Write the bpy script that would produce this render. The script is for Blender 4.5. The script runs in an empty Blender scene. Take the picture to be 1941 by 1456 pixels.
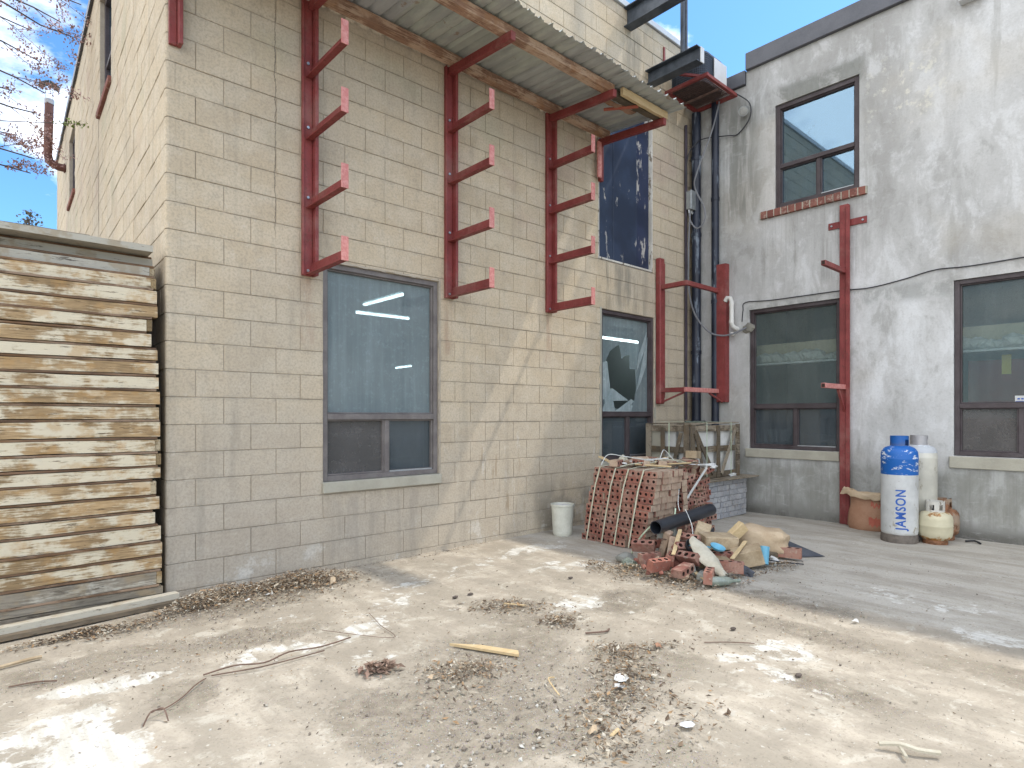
import bpy, bmesh, math, random
import numpy as np
from mathutils import Vector, Matrix, noise as mnoise
R = random.Random(7)
rad = math.radians
scene = bpy.context.scene
COL = scene.collection

# ------------------------------------------------------------------ camera
cam = bpy.data.objects.new('camera', bpy.data.cameras.new('camera'))
COL.objects.link(cam)
TH = rad(41.96)
cam.location = (-1.0435, -4.844, 1.31)
cam.rotation_euler = (rad(90), 0, -TH)          # looks level, forward = (sin TH, cos TH, 0)
cam.data.sensor_width = 36.0
cam.data.lens = 36 * 1146 / 1941
cam.data.shift_y = 60 / 1941
cam.data.clip_start = 0.05
cam.data.clip_end = 2000
scene.camera = cam

# ------------------------------------------------------------------ light
SUN_TRAVEL = Vector((-0.586, 0.235, -1.0)).normalized()
EXPOSURE = 1.25
SKY_STRENGTH = 0.15
sun = bpy.data.objects.new('sun', bpy.data.lights.new('sun', 'SUN'))
COL.objects.link(sun)
sun.data.energy = 1.35
sun.data.angle = rad(1.1)
sun.data.color = (1.0, 0.93, 0.82)
sun.rotation_euler = SUN_TRAVEL.to_track_quat('-Z', 'Y').to_euler()
sun.location = (20, -8, 30)

world = bpy.data.worlds.new("World")
scene.world = world
world.use_nodes = True
wn, wl = world.node_tree.nodes, world.node_tree.links
wn.clear()
sky = wn.new('ShaderNodeTexSky'); sky.sky_type = 'NISHITA'; sky.sun_disc = False
sky.sun_elevation = math.asin(-SUN_TRAVEL.z)
sky.sun_rotation = math.atan2(-SUN_TRAVEL.x, -SUN_TRAVEL.y)
sky.air_density = 1.0; sky.dust_density = 0.6; sky.ozone_density = 2.0
tc = wn.new('ShaderNodeTexCoord')
mp = wn.new('ShaderNodeMapping'); mp.inputs['Scale'].default_value = (1, 1, 2.2); mp.inputs['Location'].default_value = (5.78, 7.26, 3.11)
nz = wn.new('ShaderNodeTexNoise'); nz.inputs['Scale'].default_value = 2.6; nz.inputs['Detail'].default_value = 9; nz.inputs['Roughness'].default_value = .58
rp = wn.new('ShaderNodeValToRGB'); rp.color_ramp.elements[0].position = .47; rp.color_ramp.elements[1].position = .62
# more cloud toward the north-west (left of the picture), clear to the east
sep = wn.new('ShaderNodeSeparateXYZ')
ma = wn.new('ShaderNodeMath'); ma.operation = 'MULTIPLY_ADD'; ma.inputs[1].default_value = -0.12; ma.inputs[2].default_value = 0.025
ad = wn.new('ShaderNodeMath'); ad.operation = 'ADD'
mixc = wn.new('ShaderNodeMix'); mixc.data_type = 'RGBA'
mixc.inputs['B'].default_value = (8.6, 8.7, 8.8, 1)
tint = wn.new('ShaderNodeMix'); tint.data_type = 'RGBA'; tint.blend_type = 'MULTIPLY'; tint.inputs['Factor'].default_value = 1
tint.inputs['B'].default_value = (0.42, 0.66, 0.84, 1)
bg = wn.new('ShaderNodeBackground'); bg.inputs['Strength'].default_value = SKY_STRENGTH
out = wn.new('ShaderNodeOutputWorld')
wl.new(tc.outputs['Generated'], mp.inputs['Vector']); wl.new(mp.outputs['Vector'], nz.inputs['Vector'])
wl.new(tc.outputs['Generated'], sep.inputs[0]); wl.new(sep.outputs['X'], ma.inputs[0])
wl.new(nz.outputs['Fac'], ad.inputs[0]); wl.new(ma.outputs[0], ad.inputs[1]); wl.new(ad.outputs[0], rp.inputs['Fac'])
wl.new(sky.outputs['Color'], tint.inputs['A']); wl.new(tint.outputs['Result'], mixc.inputs['A'])
wl.new(rp.outputs['Color'], mixc.inputs['Factor']); wl.new(mixc.outputs['Result'], bg.inputs['Color'])
wl.new(bg.outputs[0], out.inputs['Surface'])
scene.view_settings.view_transform = 'Standard'
scene.view_settings.look = 'None'
scene.view_settings.gamma = 1
scene.view_settings.use_curve_mapping = False
scene.view_settings.exposure = EXPOSURE

# ------------------------------------------------------------------ node helpers
class NM:
    def __init__(s, name):
        s.m = bpy.data.materials.new(name); s.m.use_nodes = True
        s.t = s.m.node_tree; s.t.nodes.clear()
        s.out = s.t.nodes.new('ShaderNodeOutputMaterial')
    def n(s, t): return s.t.nodes.new('ShaderNode' + t)
    def put(s, sock, v):
        if v is None: return
        if isinstance(v, bpy.types.NodeSocket): s.t.links.new(v, sock)
        else:
            if isinstance(v, tuple) and len(v) == 3 and sock.type == 'RGBA': v = (*v, 1)
            sock.default_value = v
    def pos(s): return s.n('NewGeometry').outputs['Position']
    def obj(s): return s.n('TexCoord').outputs['Object']
    def rnd(s): return s.n('ObjectInfo').outputs['Random']
    def attr(s, name, out='Fac'):
        a = s.n('Attribute'); a.attribute_name = name; return a.outputs[out]
    def map(s, v, scale=(1, 1, 1), loc=(0, 0, 0), rot=(0, 0, 0)):
        q = s.n('Mapping'); s.put(q.inputs['Vector'], v)
        q.inputs['Scale'].default_value = scale; q.inputs['Rotation'].default_value = rot
        s.put(q.inputs['Location'], loc); return q.outputs[0]
    def noise(s, v, scale, detail=4, rough=.55, dist=0):
        q = s.n('TexNoise'); s.put(q.inputs['Vector'], v); q.inputs['Scale'].default_value = scale
        q.inputs['Detail'].default_value = detail; q.inputs['Roughness'].default_value = rough
        q.inputs['Distortion'].default_value = dist; return q.outputs['Fac']
    def vor(s, v, scale, out='Distance'):
        q = s.n('TexVoronoi'); s.put(q.inputs['Vector'], v); q.inputs['Scale'].default_value = scale; return q.outputs[out]
    def st(s, v, a, b, c0=0., c1=1.):          # smooth step a..b
        q = s.n('MapRange'); q.interpolation_type = 'SMOOTHSTEP'; s.put(q.inputs[0], v)
        q.inputs[1].default_value = a; q.inputs[2].default_value = b
        q.inputs[3].default_value = c0; q.inputs[4].default_value = c1; return q.outputs[0]
    def ma(s, op, a, b=None, c=None):
        q = s.n('Math'); q.operation = op; s.put(q.inputs[0], a)
        if b is not None: s.put(q.inputs[1], b)
        if c is not None: s.put(q.inputs[2], c)
        return q.outputs[0]
    def mix(s, f, a, b, mode='MIX'):
        q = s.n('Mix'); q.data_type = 'RGBA'; q.blend_type = mode
        s.put(q.inputs['Factor'], f); s.put(q.inputs['A'], a); s.put(q.inputs['B'], b); return q.outputs['Result']
    def sep(s, v):
        q = s.n('SeparateXYZ'); s.put(q.inputs[0], v); return q.outputs
    def bump(s, h, strength=.5, dist=.01, normal=None):
        q = s.n('Bump'); s.put(q.inputs['Height'], h); q.inputs['Strength'].default_value = strength
        q.inputs['Distance'].default_value = dist; s.put(q.inputs['Normal'], normal); return q.outputs[0]
    def bsdf(s, col, rough=.8, metal=0., normal=None, spec=.4, emis=None, estr=0):
        q = s.n('BsdfPrincipled'); s.put(q.inputs['Base Color'], col); s.put(q.inputs['Roughness'], rough)
        s.put(q.inputs['Metallic'], metal); s.put(q.inputs['Normal'], normal); s.put(q.inputs['Specular IOR Level'], spec)
        if emis is not None: s.put(q.inputs['Emission Color'], emis); q.inputs['Emission Strength'].default_value = estr
        return q.outputs[0]
    def done(s, sh): s.t.links.new(sh, s.out.inputs['Surface']); return s.m
    def box(s, p, x0, x1, z0, z1, soft=.1, ax='X'):   # soft mask on a vertical wall
        q = s.sep(p); X = q[ax]; Z = q['Z']
        a = s.st(X, x0 - soft, x0 + soft); b = s.st(X, x1 - soft, x1 + soft, 1, 0)
        c = s.st(Z, z0 - soft, z0 + soft); d = s.st(Z, z1 - soft, z1 + soft, 1, 0)
        return s.ma('MULTIPLY', s.ma('MULTIPLY', a, b), s.ma('MULTIPLY', c, d))

def simple(name, c1, c2, scale=6, rough=.8, metal=0., bump=.3, stretch=(1, 1, 1), grain=60, spec=.35, rndmix=.25):
    k = NM(name); p = k.map(k.obj(), stretch)
    off = k.ma('MULTIPLY', k.rnd(), 37.0)
    cmb = k.n('CombineXYZ'); k.put(cmb.inputs[0], off); k.put(cmb.inputs[1], off)
    va = k.n('VectorMath'); va.operation = 'ADD'; k.put(va.inputs[0], p); k.put(va.inputs[1], cmb.outputs[0]); p = va.outputs[0]
    a = k.noise(p, scale, 5, .6); g = k.noise(p, grain, 3, .6)
    f = k.st(k.ma('ADD', k.ma('MULTIPLY', a, .75), k.ma('MULTIPLY', g, .25)), .32, .68)
    col = k.mix(f, c1, c2)
    col = k.mix(k.ma('MULTIPLY', k.rnd(), rndmix), col, tuple(x * .45 for x in c1))
    return k.done(k.bsdf(col, rough, metal, k.bump(g, bump, .004), spec))

M = {}
def make_materials():
    # concrete block
    k = NM('concrete_block_paint'); p = k.pos()
    r = k.ma('FRACT', k.ma('ADD', k.ma('ADD', k.rnd(), k.attr('tint')), 0.0))
    big = k.noise(p, .55, 3, .5); med = k.noise(k.map(p, (1, 1, 1.3)), 3.2, 5, .6); fine = k.noise(p, 55, 4, .7); pit = k.vor(p, 130)
    col = k.mix(r, (.555, .458, .322), (.49, .400, .280))
    col = k.mix(k.st(med, .42, .60, 0, .6), col, (.57, .49, .37))
    col = k.mix(k.st(big, .42, .62, 0, .45), col, (.42, .37, .295))
    z = k.sep(p)['Z']
    col = k.mix(k.ma('MULTIPLY', k.st(z, 1.9, .2, 0, 1), k.st(k.sep(p)['X'], 4.2, .5, .1, .55)), col, (.36, .33, .295))   # weathered greyer base
    # pink and green tinge on some blocks high on the wall
    col = k.mix(k.ma('MULTIPLY', k.st(k.noise(k.map(p, loc=(7, 0, 3)), 1.1, 2), .58, .68, 0, .35), k.st(z, 3.0, 3.8)), col, (.42, .30, .25))
    col = k.mix(k.ma('MULTIPLY', k.st(k.noise(k.map(p, loc=(2, 0, 9)), 1.3, 2), .56, .70, 0, .35), k.st(z, 2.8, 3.8)), col, (.34, .33, .22))
    streak = k.noise(k.map(p, (9, 9, 1.1)), 1.0, 6, .65)
    st1 = k.ma('MULTIPLY', k.box(p, 4.8, 5.75, 2.66, 3.26, .12), k.st(streak, .40, .62))
    st2 = k.ma('MULTIPLY', k.box(p, 5.22, 5.62, 5.4, 6.35, .10), k.st(streak, .36, .58))
    st3 = k.ma('MULTIPLY', k.box(p, 5.2, 7.0, 4.7, 6.4, .4), k.st(streak, .52, .72))
    st4 = k.ma('MULTIPLY', k.box(p, 3.6, 5.0, -.1, .55, .2), k.st(k.noise(p, 2.2, 5, .6), .42, .6))
    stain = k.ma('MAXIMUM', k.ma('MAXIMUM', st1, st2), k.ma('MAXIMUM', st3, st4))
    col = k.mix(k.ma('MULTIPLY', stain, .62), col, (.17, .16, .13))
    eff = k.ma('MULTIPLY', k.box(p, 2.5, 4.9, .05, 1.1, .3), k.st(k.noise(k.map(p, (5, 5, 1.4)), 1.6, 7, .7), .56, .68))
    eff2 = k.ma('MULTIPLY', k.st(z, .5, .05), k.st(k.noise(p, 3.0, 7, .7), .55, .66))
    col = k.mix(k.ma('MULTIPLY', k.ma('MAXIMUM', eff, eff2), .6), col, (.66, .64, .58))
    crs = k.ma('FRACT', k.ma('DIVIDE', k.ma('SUBTRACT', z, .045), .2))
    chip = k.ma('MULTIPLY', k.ma('MAXIMUM', k.st(crs, .93, 1.0), k.st(crs, .07, .0)), k.st(k.noise(p, 17, 5, .7), .57, .63)); col = k.mix(k.ma('MULTIPLY', chip, .6), col, (.20, .165, .125))
    und = k.ma('MULTIPLY', k.box(p, 1.2, 2.33, -.1, .62, .06), k.st(streak, .47, .66)); col = k.mix(k.ma('MULTIPLY', und, .35), col, (.24, .22, .19))
    rk = k.ma('MULTIPLY', k.ma('MAXIMUM', k.box(p, .98, 1.09, 1.9, 2.5, .03), k.ma('MAXIMUM', k.box(p, 2.42, 2.51, 1.9, 2.5, .03), k.box(p, 3.81, 3.91, 1.9, 2.5, .03))), k.st(streak, .42, .6)); col = k.mix(k.ma('MULTIPLY', rk, .4), col, (.26, .13, .08))
    cx = k.ma('ABSOLUTE', k.ma('SUBTRACT', k.ma('ADD', k.sep(p)['X'], k.ma('MULTIPLY', k.ma('SUBTRACT', k.noise(k.map(p, (1, 1, 1.4)), 5.0, 6, .7), .5), .07)), .775)); crk = k.ma('MULTIPLY', k.st(cx, .006, .0015), k.box(p, .5, 1.0, 2.75, 4.6, .1)); col = k.mix(k.ma('MULTIPLY', crk, .75), col, (.12, .10, .075))
    rust = k.ma('MULTIPLY', k.box(p, 2.85, 3.5, .25, .95, .08), k.st(k.noise(k.map(p, (14, 14, 2)), 1.0, 4, .6), .57, .68))
    col = k.mix(k.ma('MULTIPLY', rust, .6), col, (.25, .17, .09))
    scr = k.st(k.noise(k.map(p, (1, 1, 1), rot=(0, .6, 0)), 9, 8, .75), .70, .76)
    col = k.mix(k.ma('MULTIPLY', scr, .45), col, (.68, .66, .6))
    # grime running down the face and gathering under each bed joint
    run = k.st(k.noise(k.map(p, (7, 7, .5)), 1.0, 6, .65), .50, .74)
    col = k.mix(k.ma('MULTIPLY', run, .30), col, (.20, .185, .15))
    edge = k.ma('MAXIMUM', k.st(crs, .82, .98), k.st(crs, .16, .02))
    col = k.mix(k.ma('MULTIPLY', k.ma('MULTIPLY', edge, k.st(k.noise(p, 6, 5, .65), .42, .62)), .22), col, (.22, .20, .16))
    blot = k.noise(p, 14, 6, .7); col = k.mix(k.st(blot, .52, .70, 0, .35), col, (.27, .24, .195)); col = k.mix(k.st(blot, .45, .30, 0, .3), col, (.60, .55, .46))
    col = k.mix(k.st(fine, .40, .68, 0, .4), col, (.24, .21, .17))
    col = k.mix(k.st(pit, .10, .0, 0, .5), col, (.16, .14, .11))
    h = k.ma('ADD', k.ma('MULTIPLY', fine, .6), k.st(pit, 0, .18))
    M['block'] = k.done(k.bsdf(col, .92, 0, k.bump(h, .45, .004), .2))
    M['mortar'] = simple('mortar', (.36, .31, .245), (.46, .405, .325), 9, .95, bump=.5)
    M['sill'] = simple('cast_concrete_sill', (.33, .31, .25), (.40, .38, .31), 5, .9, bump=.5, rndmix=0)
    # stucco
    k = NM('weathered_grey_stucco'); p = k.pos(); q = k.sep(p)
    pv = k.map(p, (1, 1, .38))
    a = k.noise(pv, 1.5, 7, .62, .4); b = k.noise(k.map(p, (1, 1, .55), loc=(4, 4, 1)), 3.6, 9, .70, .35); c = k.noise(k.map(p, (6, 6, .7)), 1.1, 6, .65); f = k.noise(p, 48, 5, .7)
    col = k.mix(k.st(a, .34, .66), (.35, .345, .33), (.53, .53, .52))
    col = k.mix(k.st(b, .50, .62, 0, .52), col, (.64, .645, .645))
    col = k.mix(k.st(b, .46, .36, 0, .45), col, (.28, .275, .255))
    col = k.mix(k.st(c, .55, .72, 0, .35), col, (.58, .58, .575))
    col = k.mix(k.st(c, .42, .28, 0, .4), col, (.27, .265, .24))
    col = k.mix(k.st(k.noise(k.map(p, loc=(9, 2, 5)), .8, 3), .5, .66, 0, .35), col, (.46, .42, .35))
    low = k.ma('MULTIPLY', k.st(k.ma('ADD', q['Z'], k.ma('MULTIPLY', a, .35)), 1.0, .80), .8)
    col = k.mix(low, col, k.mix(k.st(b, .4, .62), (.235, .235, .205), (.36, .36, .335)))
    col = k.mix(k.ma('MULTIPLY', k.st(q['Z'], .22, .02), k.st(b, .35, .6, .4, 1)), col, (.13, .125, .11))
    pale = k.ma('MULTIPLY', k.box(p, -3.15, -2.1, 1.5, 2.7, .35, 'Y'), k.st(b, .40, .60))
    col = k.mix(k.ma('MULTIPLY', pale, .55), col, (.66, .67, .67))
    pale2 = k.ma('MULTIPLY', k.box(p, -3.1, -2.35, 4.6, 5.4, .2, 'Y'), k.st(k.noise(p, 7, 7, .75), .55, .62))
    col = k.mix(k.ma('MULTIPLY', pale2, .7), col, (.62, .60, .52))
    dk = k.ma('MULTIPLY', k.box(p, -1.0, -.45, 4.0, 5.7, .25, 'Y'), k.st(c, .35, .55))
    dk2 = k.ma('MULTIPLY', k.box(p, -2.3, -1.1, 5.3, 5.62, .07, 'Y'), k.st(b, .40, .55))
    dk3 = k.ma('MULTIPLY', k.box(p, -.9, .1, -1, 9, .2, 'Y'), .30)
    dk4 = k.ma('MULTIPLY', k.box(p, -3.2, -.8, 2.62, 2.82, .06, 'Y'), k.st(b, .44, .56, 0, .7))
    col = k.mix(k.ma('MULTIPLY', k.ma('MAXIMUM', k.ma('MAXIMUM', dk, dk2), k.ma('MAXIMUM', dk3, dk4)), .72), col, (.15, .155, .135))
    col = k.mix(k.st(f, .45, .75, 0, .25), col, (.24, .235, .22))
    dr = k.ma('MULTIPLY', k.ma('MAXIMUM', k.box(p, -2.0, -.85, .1, .74, .05, 'Y'), k.ma('MAXIMUM', k.box(p, -4.5, -3.15, .1, .74, .05, 'Y'), k.box(p, -2.3, -1.05, 3.0, 3.93, .08, 'Y'))), k.st(k.noise(k.map(p, (12, 12, .5)), 1.0, 6, .65), .46, .66)); col = k.mix(k.ma('MULTIPLY', dr, .5), col, (.20, .195, .175))
    trow = k.noise(k.map(p, (1, 5, 14), rot=(.5, 0, 0)), 1.2, 5, .6); col = k.mix(k.st(trow, .56, .70, 0, .18), col, (.60, .60, .59))
    h = k.ma('ADD', k.ma('MULTIPLY', b, .7), k.ma('MULTIPLY', f, .35))
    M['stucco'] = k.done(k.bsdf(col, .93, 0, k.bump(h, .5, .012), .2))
    # ground
    k = NM('yard_ground'); p = k.pos()
    paint = k.n('Attribute'); paint.attribute_name = 'paint'; pc = k.n('SeparateColor'); k.put(pc.inputs[0], paint.outputs['Color'])
    white, dirt, grey = pc.outputs[0], pc.outputs[1], pc.outputs[2]
    n1 = k.noise(p, 1.7, 8, .66, .5); n2 = k.noise(p, 9, 7, .7, .3); n3 = k.noise(p, 70, 4, .7); n4 = k.noise(k.map(p, (1.6, .42, 1), rot=(0, 0, .08)), 2.6, 7, .66, .3)
    peb = k.vor(p, 95); peb2 = k.vor(p, 42); pebc = k.vor(p, 95, 'Color')
    nn = k.ma('ADD', k.ma('MULTIPLY', n1, .5), k.ma('MULTIPLY', n2, .5))
    col = k.mix(k.st(n1, .36, .64), (.345, .30, .238), (.475, .42, .34))
    col = k.mix(k.st(n4, .40, .60, 0, .75), col, (.30, .265, .21)); n5 = k.noise(k.map(p, loc=(5, 5, 0)), 4.5, 8, .72, .4); col = k.mix(k.st(n5, .48, .62, 0, .55), col, (.285, .25, .20)); col = k.mix(k.st(n5, .46, .36, 0, .5), col, (.56, .52, .44))
    dm = k.st(k.ma('ADD', dirt, k.ma('MULTIPLY', k.ma('SUBTRACT', nn, .5), 2.6)), .38, .62)
    dcol = k.mix(k.st(n2, .35, .65), (.205, .175, .135), (.315, .275, .215))
    dcol = k.mix(k.st(peb, .34, .12, 0, .55), dcol, k.mix(.65, pebc, (.42, .39, .34), 'MIX'))
    col = k.mix(dm, col, dcol)
    gm = k.st(k.ma('ADD', grey, k.ma('MULTIPLY', k.ma('SUBTRACT', nn, .5), 1.2)), .35, .65)
    shade_col = k.mix(k.st(n4, .38, .60), (.335, .31, .265), (.50, .47, .415))  # grey of the shaded zone, put into the ground colour
    col = k.mix(k.ma('MULTIPLY', gm, .7), col, shade_col)
    wm = k.st(k.ma('ADD', white, k.ma('MULTIPLY', k.ma('SUBTRACT', nn, .5), 4.2)), .42, .66)
    scratch = k.noise(k.map(p, (26, 3, 1), rot=(0, 0, .25)), 1.0, 5, .6)
    wcol = k.mix(k.st(scratch, .38, .66), (.48, .455, .395), (.66, .645, .60))
    col = k.mix(wm, col, wcol)
    col = k.mix(k.st(n3, .50, .78, 0, .5), col, (.17, .145, .115))
    spot = k.st(k.noise(p, 26, 3, .5), .66, .70)
    col = k.mix(k.ma('MULTIPLY', spot, .5), col, (.13, .11, .085))
    spotw = k.st(k.noise(k.map(p, loc=(3, 8, 0)), 34, 3, .5), .68, .71)
    col = k.mix(k.ma('MULTIPLY', spotw, .5), col, (.62, .59, .52))
    h = k.ma('ADD', k.ma('ADD', k.ma('MULTIPLY', n3, .5), k.ma('MULTIPLY', n2, .8)), k.ma('MULTIPLY', k.ma('MULTIPLY', k.st(peb, .38, 0), dm), .6))
    M['ground'] = k.done(k.bsdf(col, .95, 0, k.bump(h, .7, .012), .15))
    # red painted steel
    k = NM('red_oxide_paint'); p = k.pos()
    n1 = k.noise(p, 5, 6, .6); n2 = k.noise(p, 40, 5, .7); n3 = k.noise(k.map(p, (20, 20, 3)), 2, 4)
    col = k.mix(k.st(n1, .35, .65), (.17, .030, .028), (.23, .045, .042))
    col = k.mix(k.st(n3, .58, .75, 0, .5), col, (.28, .09, .078))
    col = k.mix(k.st(n2, .58, .64, 0, .75), col, (.09, .045, .03)); dust = k.noise(p, 2.3, 6, .7); col = k.mix(k.st(dust, .50, .68, 0, .35), col, (.30, .17, .14))
    M['red'] = k.done(k.bsdf(col, k.st(n2, .3, .7, .48, .75), 0, k.bump(n2, .3, .002), .4))
    k = NM('lit_red_oxide_paint'); p = k.pos()  # pinkish copy of the red; light on the rack end stops painted in
    n2 = k.noise(p, 30, 5, .7)
    col = k.mix(k.st(n2, .4, .65), (.46, .16, .14), (.56, .26, .23)); col = k.mix(k.st(n2, .66, .72, 0, .8), col, (.18, .06, .04))
    M['red_lit'] = k.done(k.bsdf(col, .6, 0, k.bump(n2, .3, .002), .4))
    # dark steel beam
    k = NM('dark_blue_steel_paint'); p = k.pos(); n1 = k.noise(p, 6, 6, .65); n2 = k.noise(p, 35, 4, .7)
    col = k.mix(k.st(n1, .35, .65), (.028, .036, .048), (.065, .078, .095)); col = k.mix(k.st(n2, .64, .72, 0, .7), col, (.16, .14, .12))
    M['dark_steel'] = k.done(k.bsdf(col, .5, 0, k.bump(n2, .3, .003), .5))
    # peeling navy paint
    def peel(name, base, base2, under, lo, hi, stretch=(1, 1, .35), sc=9):
        k = NM(name); p = k.pos(); a = k.noise(k.map(p, stretch), sc, 7, .72, .3); b = k.noise(p, 2.2, 3); f = k.noise(p, 60, 3)
        s_ = k.ma('ADD', a, k.ma('MULTIPLY', k.ma('SUBTRACT', b, .5), .5)); m = k.st(s_, lo, hi)
        col = k.mix(k.st(b, .4, .6), base, base2); col = k.mix(m, col, under)
        return k.done(k.bsdf(col, k.st(m, 0, 1, .45, .85), 0, k.bump(k.ma('SUBTRACT', 1.0, m), .5, .002), .45))
    M['navy'] = peel('peeling_navy_paint', (.014, .024, .050), (.024, .040, .078), (.34, .33, .31), .63, .66)
    M['navy_bad'] = peel('badly_peeled_navy_paint', (.010, .018, .045), (.02, .03, .07), (.38, .36, .33), .57, .60, (1, 1, .3), 8)
    M['trim_white'] = peel('peeling_white_trim', (.50, .48, .43), (.60, .58, .52), (.20, .17, .13), .56, .60, (1, 1, .5), 20)
    M['pipe_navy'] = peel('navy_drain_pipe_paint', (.006, .009, .020), (.014, .020, .038), (.16, .19, .23), .60, .66, (1, 1, .12), 16)
    M['purple_conduit'] = simple('purple_grey_conduit', (.04, .03, .042), (.075, .06, .08), 5, .6)
    M['frame'] = simple('dark_brown_window_frame', (.045, .032, .034), (.085, .07, .072), 4, .5, bump=.2, rndmix=.1)
    M['frame_grey'] = simple('weathered_taupe_window_frame', (.13, .115, .11), (.20, .18, .17), 7, .6, bump=.2, rndmix=.1)
    M['alum'] = simple('aluminium_track', (.40, .42, .43), (.55, .57, .58), 5, .4, .6, .1)
    M['flash_pale'] = simple('pale_metal_flashing', (.46, .47, .47), (.56, .57, .57), 3, .5, .3, .15)
    M['flash_dark'] = simple('dark_grey_metal_cap', (.085, .088, .10), (.12, .122, .135), 3, .45, .3, .15)
    M['roof'] = simple('roof_felt', (.08, .08, .08), (.12, .12, .12), 3, .9)
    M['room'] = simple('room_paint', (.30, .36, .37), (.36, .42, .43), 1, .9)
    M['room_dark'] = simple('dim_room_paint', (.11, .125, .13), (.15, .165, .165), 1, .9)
    k = NM('tube_light'); M['tube'] = k.done(k.bsdf((.8, .8, .8), .5, emis=(.93, 1, .98), estr=7))
    # glass
    def glass(name, film, filmcol, filmcol2, refl, tintc=(.55, .62, .64), streak=(9, 9, .8), rc=(.9, .93, .95)):
        k = NM(name); p = k.pos(); a = k.noise(k.map(p, streak), 1.2, 6, .65); b = k.noise(p, 1.6, 4, .6); f = k.noise(p, 22, 5, .75)
        fc = k.mix(k.st(b, .35, .65), filmcol, filmcol2)
        fc = k.mix(k.st(a, .45, .75, 0, .28), fc, tuple(min(1, x * 1.35) for x in filmcol2))
        tr = k.n('BsdfTransparent'); k.put(tr.inputs[0], tintc)
        gl = k.n('BsdfGlossy'); k.put(gl.inputs['Roughness'], .02); k.put(gl.inputs['Color'], rc)
        df = k.n('BsdfDiffuse'); k.put(df.inputs[0], fc)
        ly = k.n('LayerWeight'); k.put(ly.inputs[0], .25)
        m1 = k.n('MixShader'); k.put(m1.inputs[0], k.ma('ADD', k.ma('MULTIPLY', ly.outputs['Fresnel'], .8), refl)); k.t.links.new(tr.outputs[0], m1.inputs[1]); k.t.links.new(gl.outputs[0], m1.inputs[2])
        ff = k.ma('ADD', film * .62, k.ma('MULTIPLY', k.ma('ADD', k.st(a, .2, .85, .2, .7), k.st(f, .5, .75, 0, .6)), film * .55))
        m2 = k.n('MixShader'); k.put(m2.inputs[0], ff); k.t.links.new(m1.outputs[0], m2.inputs[1]); k.t.links.new(df.outputs[0], m2.inputs[2])
        return k.done(m2.outputs[0])
    M['glass_hazy'] = glass('hazy_blue_window_glass', .56, (.235, .30, .315), (.29, .355, .365), .08, streak=(12, 12, .6))
    M['glass_clearer'] = glass('dusty_lightened_window_glass', .26, (.17, .21, .21), (.23, .27, .265), .0, (.92, .97, .96))  # dust film, also paled to stand in for a lighter room behind
    M['glass_low'] = glass('dark_dusty_window_glass', .34, (.12, .15, .17), (.17, .20, .22), .05, (.5, .56, .58))
    M['glass_screen'] = glass('insect_screen', .55, (.15, .145, .14), (.19, .18, .175), .02, (.5, .5, .5), (2, 2, 2))
    M['glass_mirror'] = glass('sky_reflecting_window_glass', .07, (.2, .25, .27), (.25, .3, .32), .20, (.6, .68, .72), rc=(.50, .72, .92))  # blue of the sky put into the reflection tint
    M['glass_shard'] = glass('broken_glass_shards', .62, (.36, .44, .45), (.50, .57, .57), .10)  # pale film colour stands for light caught by the shards
    M['glass_bottle'] = glass('green_bottle_glass', .55, (.26, .29, .24), (.38, .41, .35), .1, (.6, .75, .65))
    # wood
    def wood(name, c_paint, c_wood, c_dark, amount, ax=0, spread=.5):
        k = NM(name); p = k.pos()
        off = k.ma('MULTIPLY', k.rnd(), 53.0); cmb = k.n('CombineXYZ')
        for i in range(3): k.put(cmb.inputs[i], off)
        va = k.n('VectorMath'); va.operation = 'ADD'; k.put(va.inputs[0], p); k.put(va.inputs[1], cmb.outputs[0]); p = va.outputs[0]
        sc = [9, 9, 9]; sc[ax] = 1.0; sc2 = [60, 60, 60]; sc2[ax] = 4
        a = k.noise(k.map(p, tuple(sc)), 1.4, 7, .7, .5); g = k.noise(k.map(p, tuple(sc2)), 1.5, 5, .65, .3); b = k.noise(p, 3.0, 4, .6)
        base = k.mix(k.st(b, .35, .65), c_wood, tuple(x * .62 for x in c_wood))
        base = k.mix(k.st(g, .42, .70, 0, .55), base, c_dark)
        lo = amount
        m = k.st(k.ma('ADD', k.ma('ADD', k.ma('MULTIPLY', a, .6), k.ma('MULTIPLY', g, .4)), k.ma('ADD', k.ma('MULTIPLY', k.ma('SUBTRACT', k.rnd(), .5), spread), k.ma('MULTIPLY', k.ma('SUBTRACT', k.noise(k.map(p, (1, 1, 1), loc=(3, 1, 7)), 4.2, 5, .65), .5), .75))), lo, lo - .13)
        col = k.mix(m, base, c_paint)
        knot = k.st(k.noise(k.map(p, tuple(x * .35 for x in sc)), 5, 3, .6), .66, .70)
        col = k.mix(k.ma('MULTIPLY', knot, .75), col, c_dark)
        fl = k.st(k.noise(k.map(p, tuple(x * 3.2 for x in sc)), 2.0, 6, .75), .59, .63)
        col = k.mix(k.ma('MULTIPLY', fl, .75), col, tuple(x * .7 for x in c_dark))
        pat = k.st(k.noise(p, 5.5, 4, .6), .52, .64)
        col = k.mix(k.ma('MULTIPLY', pat, .5), col, (c_wood[0] * .95, c_wood[1] * .82, c_wood[2] * .62))
        return k.done(k.bsdf(col, .85, 0, k.bump(k.ma('ADD', g, k.ma('MULTIPLY', m, .3)), .7, .004), .2))
    M['form_rail'] = wood('flaking_whitewashed_wood', (.62, .545, .40), (.46, .315, .165), (.11, .07, .038), .575, 0, .07)
    M['form_rail_grey'] = wood('grey_weathered_wood', (.42, .39, .32), (.30, .26, .20), (.09, .075, .06), .52)
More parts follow.
